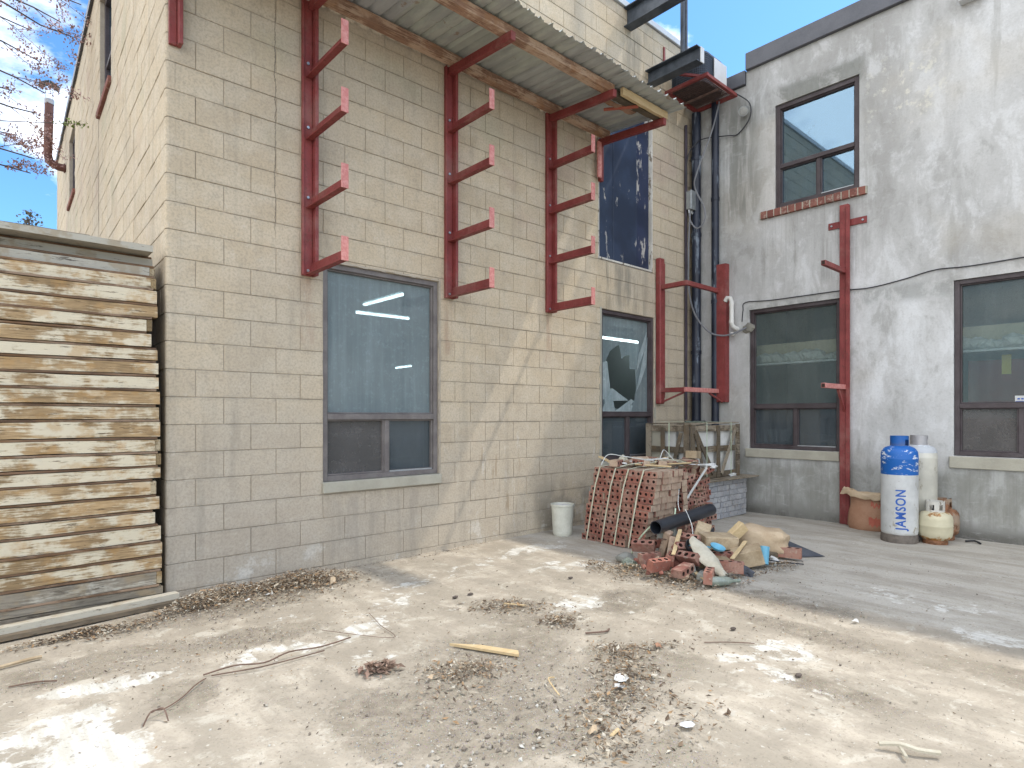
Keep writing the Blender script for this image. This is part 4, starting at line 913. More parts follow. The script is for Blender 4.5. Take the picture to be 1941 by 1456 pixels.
# flood light
fl = thing('floodlight', 'small round outdoor floodlight high on the stucco wall, left of the upper window', 'floodlight', (6.86, -.83, 5.42))
MB().tube([(6.878, -.82, 5.50), (6.86, -.82, 5.50)], .05, 12).build('mount', 'galv', fl, smooth=True)
Mx = rot(0, 0, 0)
k = MB(); k.tube([(6.85, -.82, 5.50), (6.80, -.83, 5.47), (6.755, -.853, 5.43)], [.03, .052, .066], 14); k.build('housing', 'galv', fl, smooth=True)
MB().tube([(6.754, -.8535, 5.429), (6.751, -.855, 5.4265)], [.050, .046], 14).build('lens', 'lamp_glass', fl, smooth=True)
vl = thing('wall_light', 'dark box light with pale rim at the top right of the stucco wall', 'wall light', (6.85, -3.33, 5.68))
MB().box(6.78, 6.878, -3.42, -3.26, 5.74, 5.86).build('housing', 'frame', vl, bevel=.005); MB().box(6.765, 6.879, -3.45, -3.24, 5.705, 5.738).build('rim', 'ac_white', vl, bevel=.005)

# ------------------------------------------------------------------ corner rack and tall post rack
cr = thing('corner_rack', 'red steel corner frame across the navy pipes, one post on each wall', 'rack', (6.4, -.3, 1.5))
k = MB(); k.box(5.945, 6.055, -.085, -.004, 1.47, 3.46); k.box(6.058, 6.13, -.045, -.004, 1.55, 3.42); k.build('post', 'red', cr, bevel=.012)
k = MB(); k.box(6.78, 6.876, -.585, -.575, 1.50, 3.43); k.box(6.865, 6.876, -.574, -.44, 1.50, 3.43); k.box(6.78, 6.789, -.574, -.43, 1.50, 3.43); k.build('post', 'red', cr, bevel=.003)
for z in (3.06, 1.655):
    MB().box(5.955, 6.02, -.44, -.086, z - .03, z + .03).build('arm', 'red', cr, bevel=.003)
    MB().box(5.955, 6.775, -.485, -.442, z - .03, z + .03).build('cross_bar', 'red_lit' if z < 2 else 'red', cr, bevel=.003)
MB().bar((6.0, -.42, 1.62), (6.0, -.09, 1.50), .022, .022).build('brace', 'red', cr); MB().bar((6.55, -.463, 1.62), (6.80, -.52, 1.50), .022, .022).build('brace', 'red', cr)
pr_ = thing('post_rack', 'tall red steel post with two arms standing against the stucco wall', 'rack', (6.82, -2.1, 0))
k = MB(); k.box(6.815, 6.876, -2.145, -2.045, .0, 3.86); k.box(6.795, 6.8145, -2.165, -2.120, .0, 3.83); k.build('post', 'red', pr_, bevel=.004)
MB().box(6.862, 6.877, -2.33, -2.146, 3.60, 3.68).build('cross_plate', 'red', pr_, bevel=.002); MB().box(6.862, 6.877, -2.044, -1.90, 3.60, 3.68).build('cross_plate', 'red', pr_, bevel=.002)
for y in (-2.29, -1.94): MB().tube([(6.861, y, 3.64), (6.85, y, 3.64)], .012, 6).build('bolt', 'galv', pr_)
for z in (3.05, 1.655):
    k = MB(); k.box(6.18, 6.812, -2.125, -2.075, z - .028, z + .028); a = k.build('arm', 'red' if z > 2 else 'red_lit', pr_, bevel=.003); MB().box(6.176, 6.1785, -2.118, -2.082, z - .021, z + .021).build('end_shade', 'hole', a)  # dark plate painted for the shade in the hollow arm end
MB().bar((6.62, -2.10, 1.625), (6.83, -2.10, 1.36), .025, .03).build('brace', 'red', pr_)

# ------------------------------------------------------------------ flue on the side wall
fu = thing('flue_pipe', 'rusty brown flue pipe with a bent cap on the far side wall', 'flue', (TB @ Vector((8.7, .3, 5.5))))
c0 = TB @ Vector((8.75, 0, 5.80)); ou = BN
w0 = c0 + ou * .24
k = MB(); k.tube([c0, c0 + ou * .10, c0 + ou * .18 + Vector((0, 0, .02)), c0 + ou * .24 + Vector((0, 0, .08)), c0 + ou * .26 + Vector((0, 0, .18)), w0 + Vector((0, 0, 1.08))], .068, 14); k.build('pipe', 'flue', fu, smooth=True)
MB().tube([w0 + Vector((0, 0, 1.085)), w0 + Vector((0, 0, 1.17))], .072, 14).build('rim', 'flue_galv', fu, smooth=True)
for s in (-1, 1):
    for q in (-1, 1): MB().tube([w0 + ou * .05 * s + Vector((0, .04 * q, 1.16)), w0 + ou * .055 * s + Vector((0, .04 * q, 1.44))], .003, 4).build('cap_stay', 'galv', fu)
k = MB()
for s in (-1, 1): k.bar(w0 + ou * (.005 if s > 0 else -.005) + Vector((0, 0, 1.47)), w0 + ou * .15 * s + Vector((0, 0, 1.39)), .24, .012)
k.build('cap', 'dark_steel', fu)
MB().tube([c0 + ou * .012, c0 + ou * .03], .085, 14).build('collar', 'flue', fu)

# ------------------------------------------------------------------ panel stack
names = ['topmost', 'second', 'third', 'fourth', 'fifth', 'sixth', 'seventh', 'eighth', 'ninth', 'tenth', 'eleventh', 'twelfth', 'thirteenth', 'fourteenth', 'fifteenth', 'sixteenth', 'seventeenth', 'eighteenth', 'nineteenth', 'twentieth', 'twenty-first', 'twenty-second', 'twenty-third', 'twenty-fourth', 'lowest']
tops = [477, 499, 522, 548, 578, 604, 631, 660, 685, 711, 738, 767, 795, 828, 855, 881, 906, 936, 965, 991.6, 1023, 1050, 1077, 1105]
face_y = -.055; D_ = 4.19
zt = [1.31 + (788 - y) * 4.245 / 1146 for y in tops] + [.068]
ends = [-.05, -.05, -.055, -.06, -.06, -.095, -.10, -.06, -.055, -.055, -.05, -.05, -.045, -.045, -.04, -.045, -.07, -.05, -.075, -.04, -.035, -.035, -.035, -.03]
npan = len(tops)
for i in range(npan):
    z1, z0 = zt[i], zt[i + 1]; h = z1 - z0; xr = ends[i]; back = [.22, .14, .07, .03][i] if i < 4 else R.uniform(-.008, .012)
    yf = face_y + back; xl = -2.45 + R.uniform(-.05, .05); ph = .016
    grey = i in (0, 1, 22, 23)
    look = 'grey weathered' if grey else ('whitish flaking' if i in (3, 5, 6, 11, 12, 13) else 'tan and brown flaking')
    t = thing('formwork_panel', '%s wooden panel, %s from the top of the left stack' % (look, names[i]), 'wooden panel', ((xl + xr) / 2, yf + .6, z0), 'wooden panels stacked against the block building')
    ins = 0.0 if i % 3 else -.0
    rail_end = xr - (.035 if i in (1, 2, 5, 13, 14, 16, 22) else 0.0)
    pe = xr - R.uniform(.0, .03)
    # plywood sheet on top, slightly recessed or proud
    off_ = R.uniform(-.010, .016)
    MB().box(xl, pe, yf + off_, yf + 1.15, z1 - ph, z1 - .001, ).build('plywood_sheet', 'ply', t, bevel=.002)
    k = MB(); seg = 12; sag = R.uniform(-.002, .002)
    plank((xl, yf + .0225, (z0 + z1 - ph) / 2), (rail_end, yf + .0225, (z0 + z1 - ph) / 2 + 0), .045, h - ph - .004, 'front_rail', 'form_rail_grey' if grey else 'form_rail', t, .0022, seg=30, warp=.004)
    MB().box(xr - .055 if rail_end == xr else xr - .0345, xr - .002, yf + .047, yf + 1.12, z0 + .003, z1 - ph - .002).build('end_rail', 'form_end', t, bevel=.003) if rail_end == xr else MB().box(xr - .0345, xr, yf + .004, yf + 1.12, z0 + .003, z1 - ph - .002).build('end_rail', 'form_end', t, bevel=.003)
    MB().box(xl, xr - .06, yf + 1.08, yf + 1.12, z0 + .003, z1 - ph - .002).build('back_rail', 'form_rail', t)
o = plank((-2.4, .12, zt[0] + .024), (-.075, .12, zt[0] + .023), .20, .045, 'wooden_board', 'form_rail_grey', None, .003); o['label'] = 'grey weathered board flat on the panel stack, reaching nearly to the corner'; o['category'] = 'board'
o = plank((-2.4, .34, zt[0] + .071), (-.42, .30, zt[0] + .071), .22, .045, 'wooden_board', 'form_rail_grey', None, .003); o['label'] = 'shorter brownish board on the very top of the panel stack, ending short of the corner'; o['category'] = 'board'
k = MB(); k.box(-2.3, -.6, .62, .68, zt[0] + .001, zt[0] + .045); o = k.build('wooden_batten', 'form_end', None, label='wooden batten lying on the panel stack behind the top boards', category='batten')
MB().box(-2.42, -.04, -.045, 1.0, .0, .066).build('base_timber', 'crate_wood', bevel=.004, label='dark grey timber base under the lowest wooden panel of the stack', category='timber')
o = plank((-2.3, -.36, .045), (.055, -.085, .036), .075, .060, 'base_timber', 'form_rail_grey', None, .002); o['label'] = 'long grey timber on the ground along the foot of the panel stack'; o['category'] = 'timber'
o = plank((-2.3, -.425, .028), (.09, -.155, .014), .055, .028, 'base_timber', 'crate_wood', None, .002); o['label'] = 'thin grey timber in front of the long one by the panel stack'; o['category'] = 'timber'

# ------------------------------------------------------------------ bricks
def brick_mesh(L, H, Wd, mats=('brick', 'hole', 'brick_end'), endmi=0, r=.0150, holes=3):
    """front face (-Y) and back face cored; L along x, H up, Wd deep"""
    k = MB(); cw = L / holes
    for side in (-1, 1):
        y = -Wd / 2 if side < 0 else Wd / 2; yi = y + (-side) * .03
        for c in range(holes):
            cx_ = -L / 2 + cw * (c + .5); n = 8
            ring = [(cx_ + r * math.cos(2 * math.pi * (i + .5) / n), H / 2 + r * math.sin(2 * math.pi * (i + .5) / n)) for i in range(n)]
            hw, hh = cw / 2, H / 2
            sq = []
            for (x, z) in ring:
                dx, dz = x - cx_, z - H / 2; sgx, sgz = (1 if dx > 0 else -1), (1 if dz > 0 else -1)
                sq.append((cx_ + sgx * hw, H / 2 + sgz * hh * .42) if abs(dx) > abs(dz) else (cx_ + sgx * hw * .42, H / 2 + sgz * hh))
            vs = [(x, y, z) for x, z in ring] + [(x, y, z) for x, z in sq] + [(x, yi, z) for x, z in ring]
            fs = [(i, (i + 1) % n, n + (i + 1) % n, n + i) for i in range(n)]
            k.add(vs, fs, 0)
            k.add(vs, [(i, (i + 1) % n, 2 * n + (i + 1) % n, 2 * n + i) for i in range(n)] + [tuple(2 * n + i for i in range(n))], 1)
            for sx in (-1, 1):
                for sz in (-1, 1): k.add([(cx_ + sx * hw, y, H / 2 + sz * hh), (cx_ + sx * hw * .42, y, H / 2 + sz * hh), (cx_ + sx * hw, y, H / 2 + sz * hh * .42)], [(0, 1, 2)], 0)
    a, b = -L / 2, L / 2; y0, y1 = -Wd / 2, Wd / 2
    k.add([(a, y0, 0), (b, y0, 0), (b, y1, 0), (a, y1, 0), (a, y0, H), (b, y0, H), (b, y1, H), (a, y1, H)], [(0, 1, 2, 3), (4, 5, 6, 7)], 2)
    k.add([(a, y0, 0), (b, y0, 0), (b, y1, 0), (a, y1, 0), (a, y0, H), (b, y0, H), (b, y1, H), (a, y1, H)], [(1, 2, 6, 5), (3, 0, 4, 7)], 2 if endmi else 0)
    return k
me_b = brick_mesh(.188, .0615, .083, endmi=1).mesh('brick', ['brick', 'hole', 'brick_end'])
def put_brick(me, Mx, parent=None, name='brick', **tags):
    o = bpy.data.objects.new(name, me); COL.objects.link(o); WT[o.name] = Mx
    if parent is not None: o.parent = parent; o.matrix_parent_inverse = WT[parent.name].inverted()
    o.matrix_basis = Mx
    for k_, v in tags.items(): o[k_] = v
    return o
s1 = thing('strapped_brick_stack', 'leaning stack of cored red bricks held by pale straps, beside the white bucket', 'brick stack', (4.05, -.95, 0))
BL = .197
for row in range(12):
    lean = -.0155 * row
    for col in range(4):
        for dep in range(5):
            if dep > 0 and dep < 4 and col < 3 and row < 11: continue
            if dep == 4 and row < 6 and col < 3: continue
            if row == 11 and R.random() < .12: continue
            y = -.56 - BL * (col + .5) + lean + R.uniform(-.008, .008); x = 3.80 + .088 * (dep + .5) + R.uniform(-.010, .010) + .012 * math.sin(row * .9 + col * 2)
            put_brick(me_b, Matrix.Translation((x, y, .004 + .0645 * row + R.uniform(0, .0015))) @ Matrix.Rotation(rad(-90 + R.uniform(-4, 4)), 4, 'Z') @ Matrix.Rotation(rad(R.uniform(-1.2, 2.2)), 4, 'Y'), s1)
for i, yy in enumerate((-.66, -.86, -1.02, -1.20)):
    zt_ = .785
    pts = [(3.78, yy + .01, .01), (3.775, yy - .05, .3), (3.78, yy - .11, .6), (3.79, yy - .165, zt_), (3.95, yy - .17, zt_ + .012), (4.24, yy - .165, zt_ + .008)]
    k = MB()
    for a, b in zip(pts[:-1], pts[1:]): k.bar(a, b, .014, .003, up=(-1, 0, .01) if a[0] < 3.79 and b[0] < 3.9 else (0, 0, 1))
    k.build('strap', 'strap', s1)
s2 = thing('tumbled_brick_stack', 'collapsing stack of cored red bricks behind the black pipe', 'brick stack', (4.8, -1.0, 0))
for row in range(11):
    for col in range(4):
        for dep in range(3):
            if dep == 1 and row < 9 and col in (1, 2): continue
            if dep == 2 and row < 8: continue
            if row > 8 and R.random() < .25: continue
            j = .45 + .11 * row
            put_brick(me_b, Matrix.Translation((4.46 + BL * (col + .5) + R.uniform(-.02, .02) * j * 2 - .006 * row, -1.24 + .09 * dep + R.uniform(-.022, .022) * j * 2, .004 + .0665 * row + R.uniform(0, .006))) @ Matrix.Rotation(rad(R.uniform(-12, 12) * j), 4, 'Z') @ Matrix.Rotation(rad(R.uniform(-9, 9) * j), 4, 'Y') @ Matrix.Rotation(rad(R.uniform(-6, 6) * j), 4, 'X'), s2)
for row in range(11):
    for dep in range(5):
        if R.random() < .08: continue
        put_brick(me_b, Matrix.Translation((4.36 + R.uniform(-.015, .015), -1.36 + .09 * dep + R.uniform(-.01, .01), .004 + .0665 * row)) @ Matrix.Rotation(rad(-90 + R.uniform(-6, 6)), 4, 'Z') @ Matrix.Rotation(rad(R.uniform(-3, 3)), 4, 'Y'), s2)
k = MB(); k.bar((4.45, -1.33, .32), (5.02, -1.32, .74), .004, .03, up=(0, 0, 1)); k.bar((5.02, -1.32, .74), (5.12, -1.10, .78), .004, .03, up=(0, 0, 1)); k.build('strap', 'strap_white', s2)
# loose bricks on top
tops_l = [(3.86, -.98, .80, 20, 0, 'reddish loose brick tipped on the top left of the strapped stack'), (4.10, -1.10, .79, 75, 12, 'loose brick lying across the middle of the strapped stack'), (4.25, -1.25, .785, 40, 8, 'loose brick at the right end on top of the strapped stack'),
          (4.30, -.95, .80, -30, 20, 'loose brick on the back edge of the strapped stack'), (4.62, -1.12, .765, 15, 10, 'loose brick on the left of the tumbled stack top'), (4.88, -1.18, .765, -20, 6, 'loose brick on the middle of the tumbled stack top'),
          (4.55, -.95, .79, 70, 15, 'loose brick tilted at the back of the tumbled stack'), (5.05, -1.0, .75, 10, -12, 'loose brick on the right of the tumbled stack top')]
for (x, y, z, a, b, lab) in tops_l:
    put_brick(me_b, Matrix.Translation((x, y, z)) @ Matrix.Rotation(rad(a), 4, 'Z') @ Matrix.Rotation(rad(b), 4, 'X'), None, 'loose_brick', label=lab, category='brick', group='loose bricks on the stacks')
def blk(x, y, z, L, Wd, H, rx, ry, rz, m, name, label, cat, bevel=.004, jag=None):
    k = MB(); k.box(-L / 2, L / 2, -Wd / 2, Wd / 2, 0, H, Mx=rot(rx, ry, rz, (x, y, z)))
    return k.build(name, m, bevel=bevel, label=label, category=cat)
blk(5.0, -1.16, .83, .24, .12, .085, 0, 4, 20, 'timber_block', 'timber_block', 'tan timber block lying on top of the tumbled bricks, in front of the crate', 'timber block')
# torn strap ends, slats on top
cable([(3.80, -.83, .80), (3.95, -.80, .90), (4.1, -.9, .88), (4.35, -1.1, .83)], .0045, 'strap_white', 'torn white strap end sticking up at the top left of the brick stack', 'strap', name='loose_strap')
cable([(4.28, -1.2, .82), (4.42, -1.15, .93), (4.55, -1.1, .93), (4.66, -1.15, .82), (4.8, -1.2, .79)], .0045, 'strap_white', 'white strap arching above the tumbled bricks', 'strap', name='loose_strap')
cable([(3.83, -1.05, .80), (3.98, -1.15, .83), (4.15, -1.2, .83), (4.4, -1.25, .85), (4.7, -1.3, .80)], .0045, 'strap', 'yellowish strap lying across both brick stacks', 'strap', name='loose_strap')
blk(4.02, -.92, .80, .30, .05, .018, 8, 6, 50, 'white_stuff', 'wooden_lath', 'pale slat lying on the strapped brick stack, left end raised', 'slat')
blk(4.10, -1.22, .80, .42, .045, .014, 3, 2, -65, 'fresh_wood', 'wooden_lath', 'pale slat along the right end of the strapped brick stack', 'slat')
blk(4.62, -1.28, .79, .40, .05, .014, 3, -3, -12, 'crate_wood', 'wooden_lath', 'grey slat lying across the tumbled brick stack', 'slat')
lump((4.12, -.86, .835), .055, (1, .8, .9), 'cloth', 'rag', .9, label='small cream rag crumpled on top of the strapped brick stack', category='rag')
lump((4.35, -1.02, .82), .055, (1.3, .7, .6), 'cloth', 'rag', .9, label='crumpled cream paper between the two brick stacks', category='paper')
lump((5.20, -1.26, .74), .085, (1.3, .8, .35), 'white_stuff', 'plastic_sheet', .8, label='torn white plastic on the right end of the tumbled brick stack', category='plastic')

# ------------------------------------------------------------------ pavers, crate
ps = thing('paver_stack', 'square stack of grey concrete pavers under the wooden crate, by the stucco wall', 'paver stack', (6.1, -.6, 0))
pvc_ = {}
def paver(x0, x1, y0, y1, z0, z1):
    key = (round(x1 - x0, 3), round(y1 - y0, 3), round(z1 - z0, 3))
    if key not in pvc_: pvc_[key] = MB().box(0, key[0], 0, key[1], 0, key[2]).mesh('paver', 'paver', bevel=.005)
    put_brick(pvc_[key], Matrix.Translation((x0 + R.uniform(-.003, .003), y0 + R.uniform(-.006, .006), z0)), ps, 'paver')
zz = .004; row = 0
while zz < .47:
    x = 5.42; j = 0; seq = [.12, .06, .12, .12, .06] if row % 2 else [.06, .12, .06, .12, .12]
    while x < 6.66:
        w = seq[j % 5] * 1.25; w = min(w, 6.70 - x)
        if w > .03: paver(x + .004, x + w - .004, -.93, -.865, zz, zz + .0665)
        x += w; j += 1
    y = -.86
    while y < -.2: paver(6.625, 6.697, y, y + .117, zz, zz + .0665); paver(5.42, 5.495, y, y + .117, zz, zz + .0665); y += .125
    zz += .0705; row += 1
MB().box(5.50, 6.62, -.86, -.2, .004, .49).build('dark_gap_core', 'slate', ps)  # dark core block; shade between the pavers put into its colour
o = blk(6.12, -.60, .4955, 1.45, .84, .018, 0, 0, -1, 'crate_wood', 'plywood_sheet', 'thin plywood sheet between the grey pavers and the crate, sticking out to the right', 'plywood sheet', bevel=.002)
cr8 = thing('wooden_crate', 'weathered slatted crate of white slabs standing on the grey pavers', 'crate', (6.05, -.5, .511))
X0, X1, Y0, Y1, Z0, Z1 = 5.47, 6.64, -.84, -.20, .515, 1.20
def slat(p, q, w=.06, th=.018, up=(0, 1, 0), m='crate_wood', nm='slat'): plank(p, q, th if False else w, th, nm, m, cr8, .0025, up=up, seg=6)
for (x, y) in ((X0 + .035, Y0), (X1 - .035, Y0)): slat((x, y - .01, Z0), (x, y - .01, Z1), .085, .022, (0, 1, 0), nm='corner_post')
for (x, y) in ((X0, Y0 + .05), (X0, Y1 - .04)): slat((x - .01, y, Z0), (x - .01, y, Z1), .075, .022, (1, 0, 0), nm='corner_post')
for z in (Z0 + .045, (Z0 + Z1) / 2 + .03, Z1 - .05): slat((X0 + .08, Y0, z), (X1 - .08, Y0, z), .075, .016, (0, 1, 0)); slat((X0, Y0 + .1, z), (X0, Y1 - .08, z), .075, .016, (1, 0, 0))
slat((X0 + .62, Y0 - .018, Z0), (X0 + .62, Y0 - .018, Z1 - .02), .075, .016)
slat((X0 + .70, Y0 - .020, Z0 + .05), (X1 - .10, Y0 - .020, Z1 - .04), .06, .014)
slat((X0 + .08, Y0 - .020, Z1 - .08), (X0 + .50, Y0 - .020, Z0 + .06), .06, .014)
slat((X0 + .05, Y0 - .038, Z1 - .10), (X0 + .25, Y0 - .038, Z0 + .05), .05, .014)
slat((X0 - .024, Y0 + .38, Z0), (X0 - .024, Y0 + .38, Z1 - .02), .06, .014, (1, 0, 0)); slat((X0 - .024, Y0 + .12, Z1 - .1), (X0 - .024, Y0 + .26, Z0 + .05), .05, .014, (1, 0, 0))
for i in range(6): slat((X0 - .02, Y0 + .03 + i * .115, Z1 + .002 + R.uniform(0, .012)), (X1 + .0, Y0 + .03 + i * .115 + R.uniform(-.03, .03), Z1 + .004 + R.uniform(0, .018)), .07, .015, (0, 0, 1))
for i, y_ in enumerate((-.60, -.80)):
    MB().box(X0 + .04, X1 - .04, y_, y_ + .16, Z0 + .01, Z1 - .045).build('slab', 'plaster', cr8, bevel=.01)
MB().box(X0 + .03, X1 - .05, -.43, Y1 - .04, Z0 + .01, Z1 - .06).build('slab', 'sill', cr8, bevel=.01)
for xx in (X0 + .32, X0 + .92):
    k = MB(); k.bar((xx, Y0 - .032, Z0), (xx, Y0 - .032, Z1 + .025), .012, .003, up=(0, 1, 0)); k.bar((xx, Y0 - .032, Z1 + .026), (xx + .01, Y1, Z1 + .03), .012, .003); k.build('strap', 'strap_green', cr8)
k = MB(); k.bar((X0 - .036, Y0 + .28, Z0), (X0 - .036, Y0 + .28, Z1 + .022), .012, .003, up=(1, 0, 0)); k.build('strap', 'strap_green', cr8)
lump((6.42, -.88, .535), .06, (1.5, .4, .35), 'white_stuff', 'plastic_scrap', .9, label='scrap of white plastic at the front foot of the crate', category='plastic')

# ------------------------------------------------------------------ bucket and black pipe
bk = thing('bucket', 'grimy white plastic bucket between the block wall and the strapped bricks', 'bucket', (3.80, -.27, 0))
k = MB(); k.lathe([(0, .004), (.098, .004), (.104, .02), (.108, .06), (.124, .32), (.131, .325), (.131, .345), (.122, .345), (.118, .30), (0, .27)], 28, (3.80, -.285, 0)); k.build('body', 'bucket', bk, smooth=True)
k = MB(); k.lathe([(.1055, .03), (.1095, .055), (.1075, .055)], 28, (3.80, -.285, 0)); k.build('band', 'bucket', bk, smooth=True)
lump((3.80, -.285, .315), .10, (1, 1, .28), 'plaster', 'plaster_fill', .5, parent=bk)
k = MB(); P0, P1 = Vector((3.452, -1.735, .325)), Vector((4.52, -1.70, .385)); P1 = P0 + (P1 - P0).normalized() * .98
k.tube([P0, P1], .060, 24, hollow=True); k.tube([P0, P1], .053, 24, hollow=True)
dd = (P1 - P0).normalized()
for P_ in (P0, P1):
    a = dd.orthogonal().normalized(); b = dd.cross(a); n = 24
    k.add([P_ + (a * math.cos(2 * math.pi * i / n) + b * math.sin(2 * math.pi * i / n)) * r for r in (.060, .053) for i in range(n)], [(i, (i + 1) % n, n + (i + 1) % n, n + i) for i in range(n)])
k.build('black_pipe', 'abs', smooth=True, fix=False, label='black plastic drain pipe lying tilted on top of the rubble heap', category='pipe')
cable([(3.66, -1.32, .0), (3.62, -1.40, .10), (3.60, -1.50, .22), (3.62, -1.60, .31), (3.70, -1.68, .29), (3.80, -1.66, .30), (3.92, -1.62, .35), (4.0, -1.58, .42)], .008, 'strap_green', 'pale green strap curling over the rubble beside the black pipe', 'strap', name='loose_strap')

# ------------------------------------------------------------------ rubble heap
me_l = brick_mesh(.20, .064, .09, endmi=0, r=.019, holes=3).mesh('loose_brick', ['brick', 'hole', 'brick'])
loose = [   # x, y, z, rx, rz, label ; rx=90 lays the cored face up
    (3.30, -1.80, .085, -90, 18, 'cored brick lying flat at the left foot of the rubble heap'),
    (3.42, -1.62, .13, -62, -30, 'cored brick tilted against the strapped stack foot'),
    (3.12, -2.02, .09, -75, 35, 'brick lying at the front left of the rubble, holes facing the yard'),
    (3.18, -2.18, .05, 0, 42, 'brick on edge at the front of the rubble with four dark holes showing'),
    (3.33, -2.12, .12, -50, -60, 'upright cored brick beside the cream rag'),
    (3.52, -2.40, .085, -90, -25, 'cored brick lying flat at the front right of the rubble'),
    (3.72, -2.22, .09, -80, -5, 'cored brick behind the front right one in the rubble'),
    (3.58, -1.62, .12, -10, 10, 'red brick leaning at the foot of the strapped stack'),
    (3.62, -1.78, .02, 0, 70, 'brick lying half buried under the black pipe end'),
    (3.85, -1.95, .10, -30, 25, 'brick in the middle of the rubble heap below the pipe'),
    (4.48, -2.45, .065, -90, -35, 'single dark red brick lying at the far right of the rubble'),
    (3.95, -1.55, .14, -20, 60, 'brick wedged under the middle of the black pipe'),
    (4.15, -1.50, .20, -70, 15, 'brick under the raised end of the black pipe'),
    (4.35, -1.55, .08, -30, -20, 'brick at the back of the rubble heap near the pavers'),
    (3.75, -1.50, .07, 0, -15, 'brick on edge in front of the strapped stack corner'),
    (3.38, -1.98, .10, -85, 70, 'cored brick lying crosswise in the front of the rubble'),
    (4.05, -1.75, .07, -15, -50, 'brick buried deep below the black pipe'),
    (3.22, -2.42, .075, -90, 60, 'brick lying beside the green bottle at the front of the rubble'),
    (3.48, -2.02, .16, -40, 20, 'brick resting on others left of the cream rag'),
    (3.66, -1.92, .20, -60, -35, 'brick near the top of the rubble, left of the timber blocks'),
]
for (x, y, z, rx, rz, lab) in loose:
    put_brick(me_l, Matrix.Translation((x, y, z)) @ Matrix.Rotation(rad(rz - 40), 4, 'Z') @ Matrix.Rotation(rad(rx), 4, 'X') @ Matrix.Rotation(rad(R.uniform(-8, 8)), 4, 'Y'), None, 'loose_brick', label=lab, category='brick', group='loose bricks in the rubble heap')
bigs = [((3.98, -1.85, .17), (.22, .13, .12), (20, -25, 20), 'timber_block', 'tan timber block just below the black pipe', 'timber block'),
        ((3.92, -2.06, .14), (.30, .20, .11), (4, 3, -38), 'timber_block', 'wide tan timber block in the right half of the rubble heap', 'timber block'),
        ((3.96, -2.34, .035), (.25, .16, .14), (12, -16, -62), 'timber_block', 'square tan timber block leaning at the right front of the rubble', 'timber block'),
        ((4.22, -2.08, .17), (.28, .07, .10), (10, -42, -35), 'fresh_wood', 'yellow wedge of wood between the timber blocks and the cement sack', 'wood'),
        ((4.28, -2.28, .02), (.42, .09, .05), (0, 2, -12), 'crate_wood', 'brown plank lying at the right of the rubble heap', 'plank'),
        ((3.62, -2.18, .04), (.28, .11, .08), (12, 4, -30), 'timber_block', 'tan timber block below the blue scoop', 'timber block'),
        ((3.30, -2.30, .01), (.16, .11, .05), (8, 0, 20), 'grey_rock', 'grey broken tile at the front of the rubble heap', 'tile'),
        ((3.52, -1.85, .05), (.10, .09, .20), (8, 15, 30), 'brick_end', 'buff brick standing on end under the black pipe', 'brick'),
        ((3.62, -2.0, .03), (.16, .09, .09), (0, 10, 60), 'brick_end', 'buff brick half standing in front of the black pipe', 'brick'),
        ((3.60, -1.70, .06), (.08, .06, .24), (20, -10, 10), 'brick_end', 'narrow buff brick on end left of the others under the pipe', 'brick'),
        ((4.22, -1.75, .03), (.20, .15, .20), (0, 10, 20), 'slate', 'dark block behind the timber blocks under the pipe end', 'block'),
        ((4.56, -2.30, .012), (.34, .05, .02), (0, 0, -5), 'fresh_wood', 'pale lath lying behind the single dark red brick', 'lath'),
        ((3.78, -1.62, .10), (.24, .16, .20), (4, 8, 30), 'grey_rock', 'grey broken block inside the rubble heap', 'block'),
        ((4.0, -1.85, .03), (.32, .22, .14), (4, 2, 50), 'brick_end', 'pale buff block at the core of the rubble heap', 'block')]
for (c, s, r, m, lab, cat) in bigs: blk(*c, *s, *r, m, cat.replace(' ', '_'), lab, cat, .006)
def sack(c, sc, rz, m, name, label, sub=4, wr=.06, prints=None):
    bm = bmesh.new(); bmesh.ops.create_cube(bm, size=2); bmesh.ops.subdivide_edges(bm, edges=bm.edges, cuts=9, use_grid_fill=True)
    k = MB(); vs = []; sd = Vector((R.uniform(0, 9), R.uniform(0, 9), 3)); Mx = rot(0, 0, rz, c) if not isinstance(rz, tuple) else rot(*rz, c)
    for v in bm.verts:
        q = v.co; s_ = q.normalized(); e = (abs(q.x) ** 4 + abs(q.y) ** 4 + abs(q.z) ** 4) ** .25; n_ = q / e
        f = 1 + wr * mnoise.noise(n_ * 2.2 + sd) + wr * .6 * abs(mnoise.noise(n_ * 6 + sd)) + wr * .25 * mnoise.noise(n_ * 16 + sd)
        p = Vector((n_.x * sc[0], n_.y * sc[1], n_.z * sc[2])) * f
        vs.append(Mx @ p)
    bm.verts.index_update(); k.add(vs, [tuple(v.index for v in f.verts) for f in bm.faces]); bm.free()
    return k.build(name, m, smooth=True, fix=False, label=label, category='sack')
sack((4.50, -2.17, .135), (.235, .135, .125), (4, 6, -66), 'bag', 'cement_sack', 'rounded tan paper cement sack slumped on the right side of the rubble heap', wr=.16)
k = MB(); n = 14
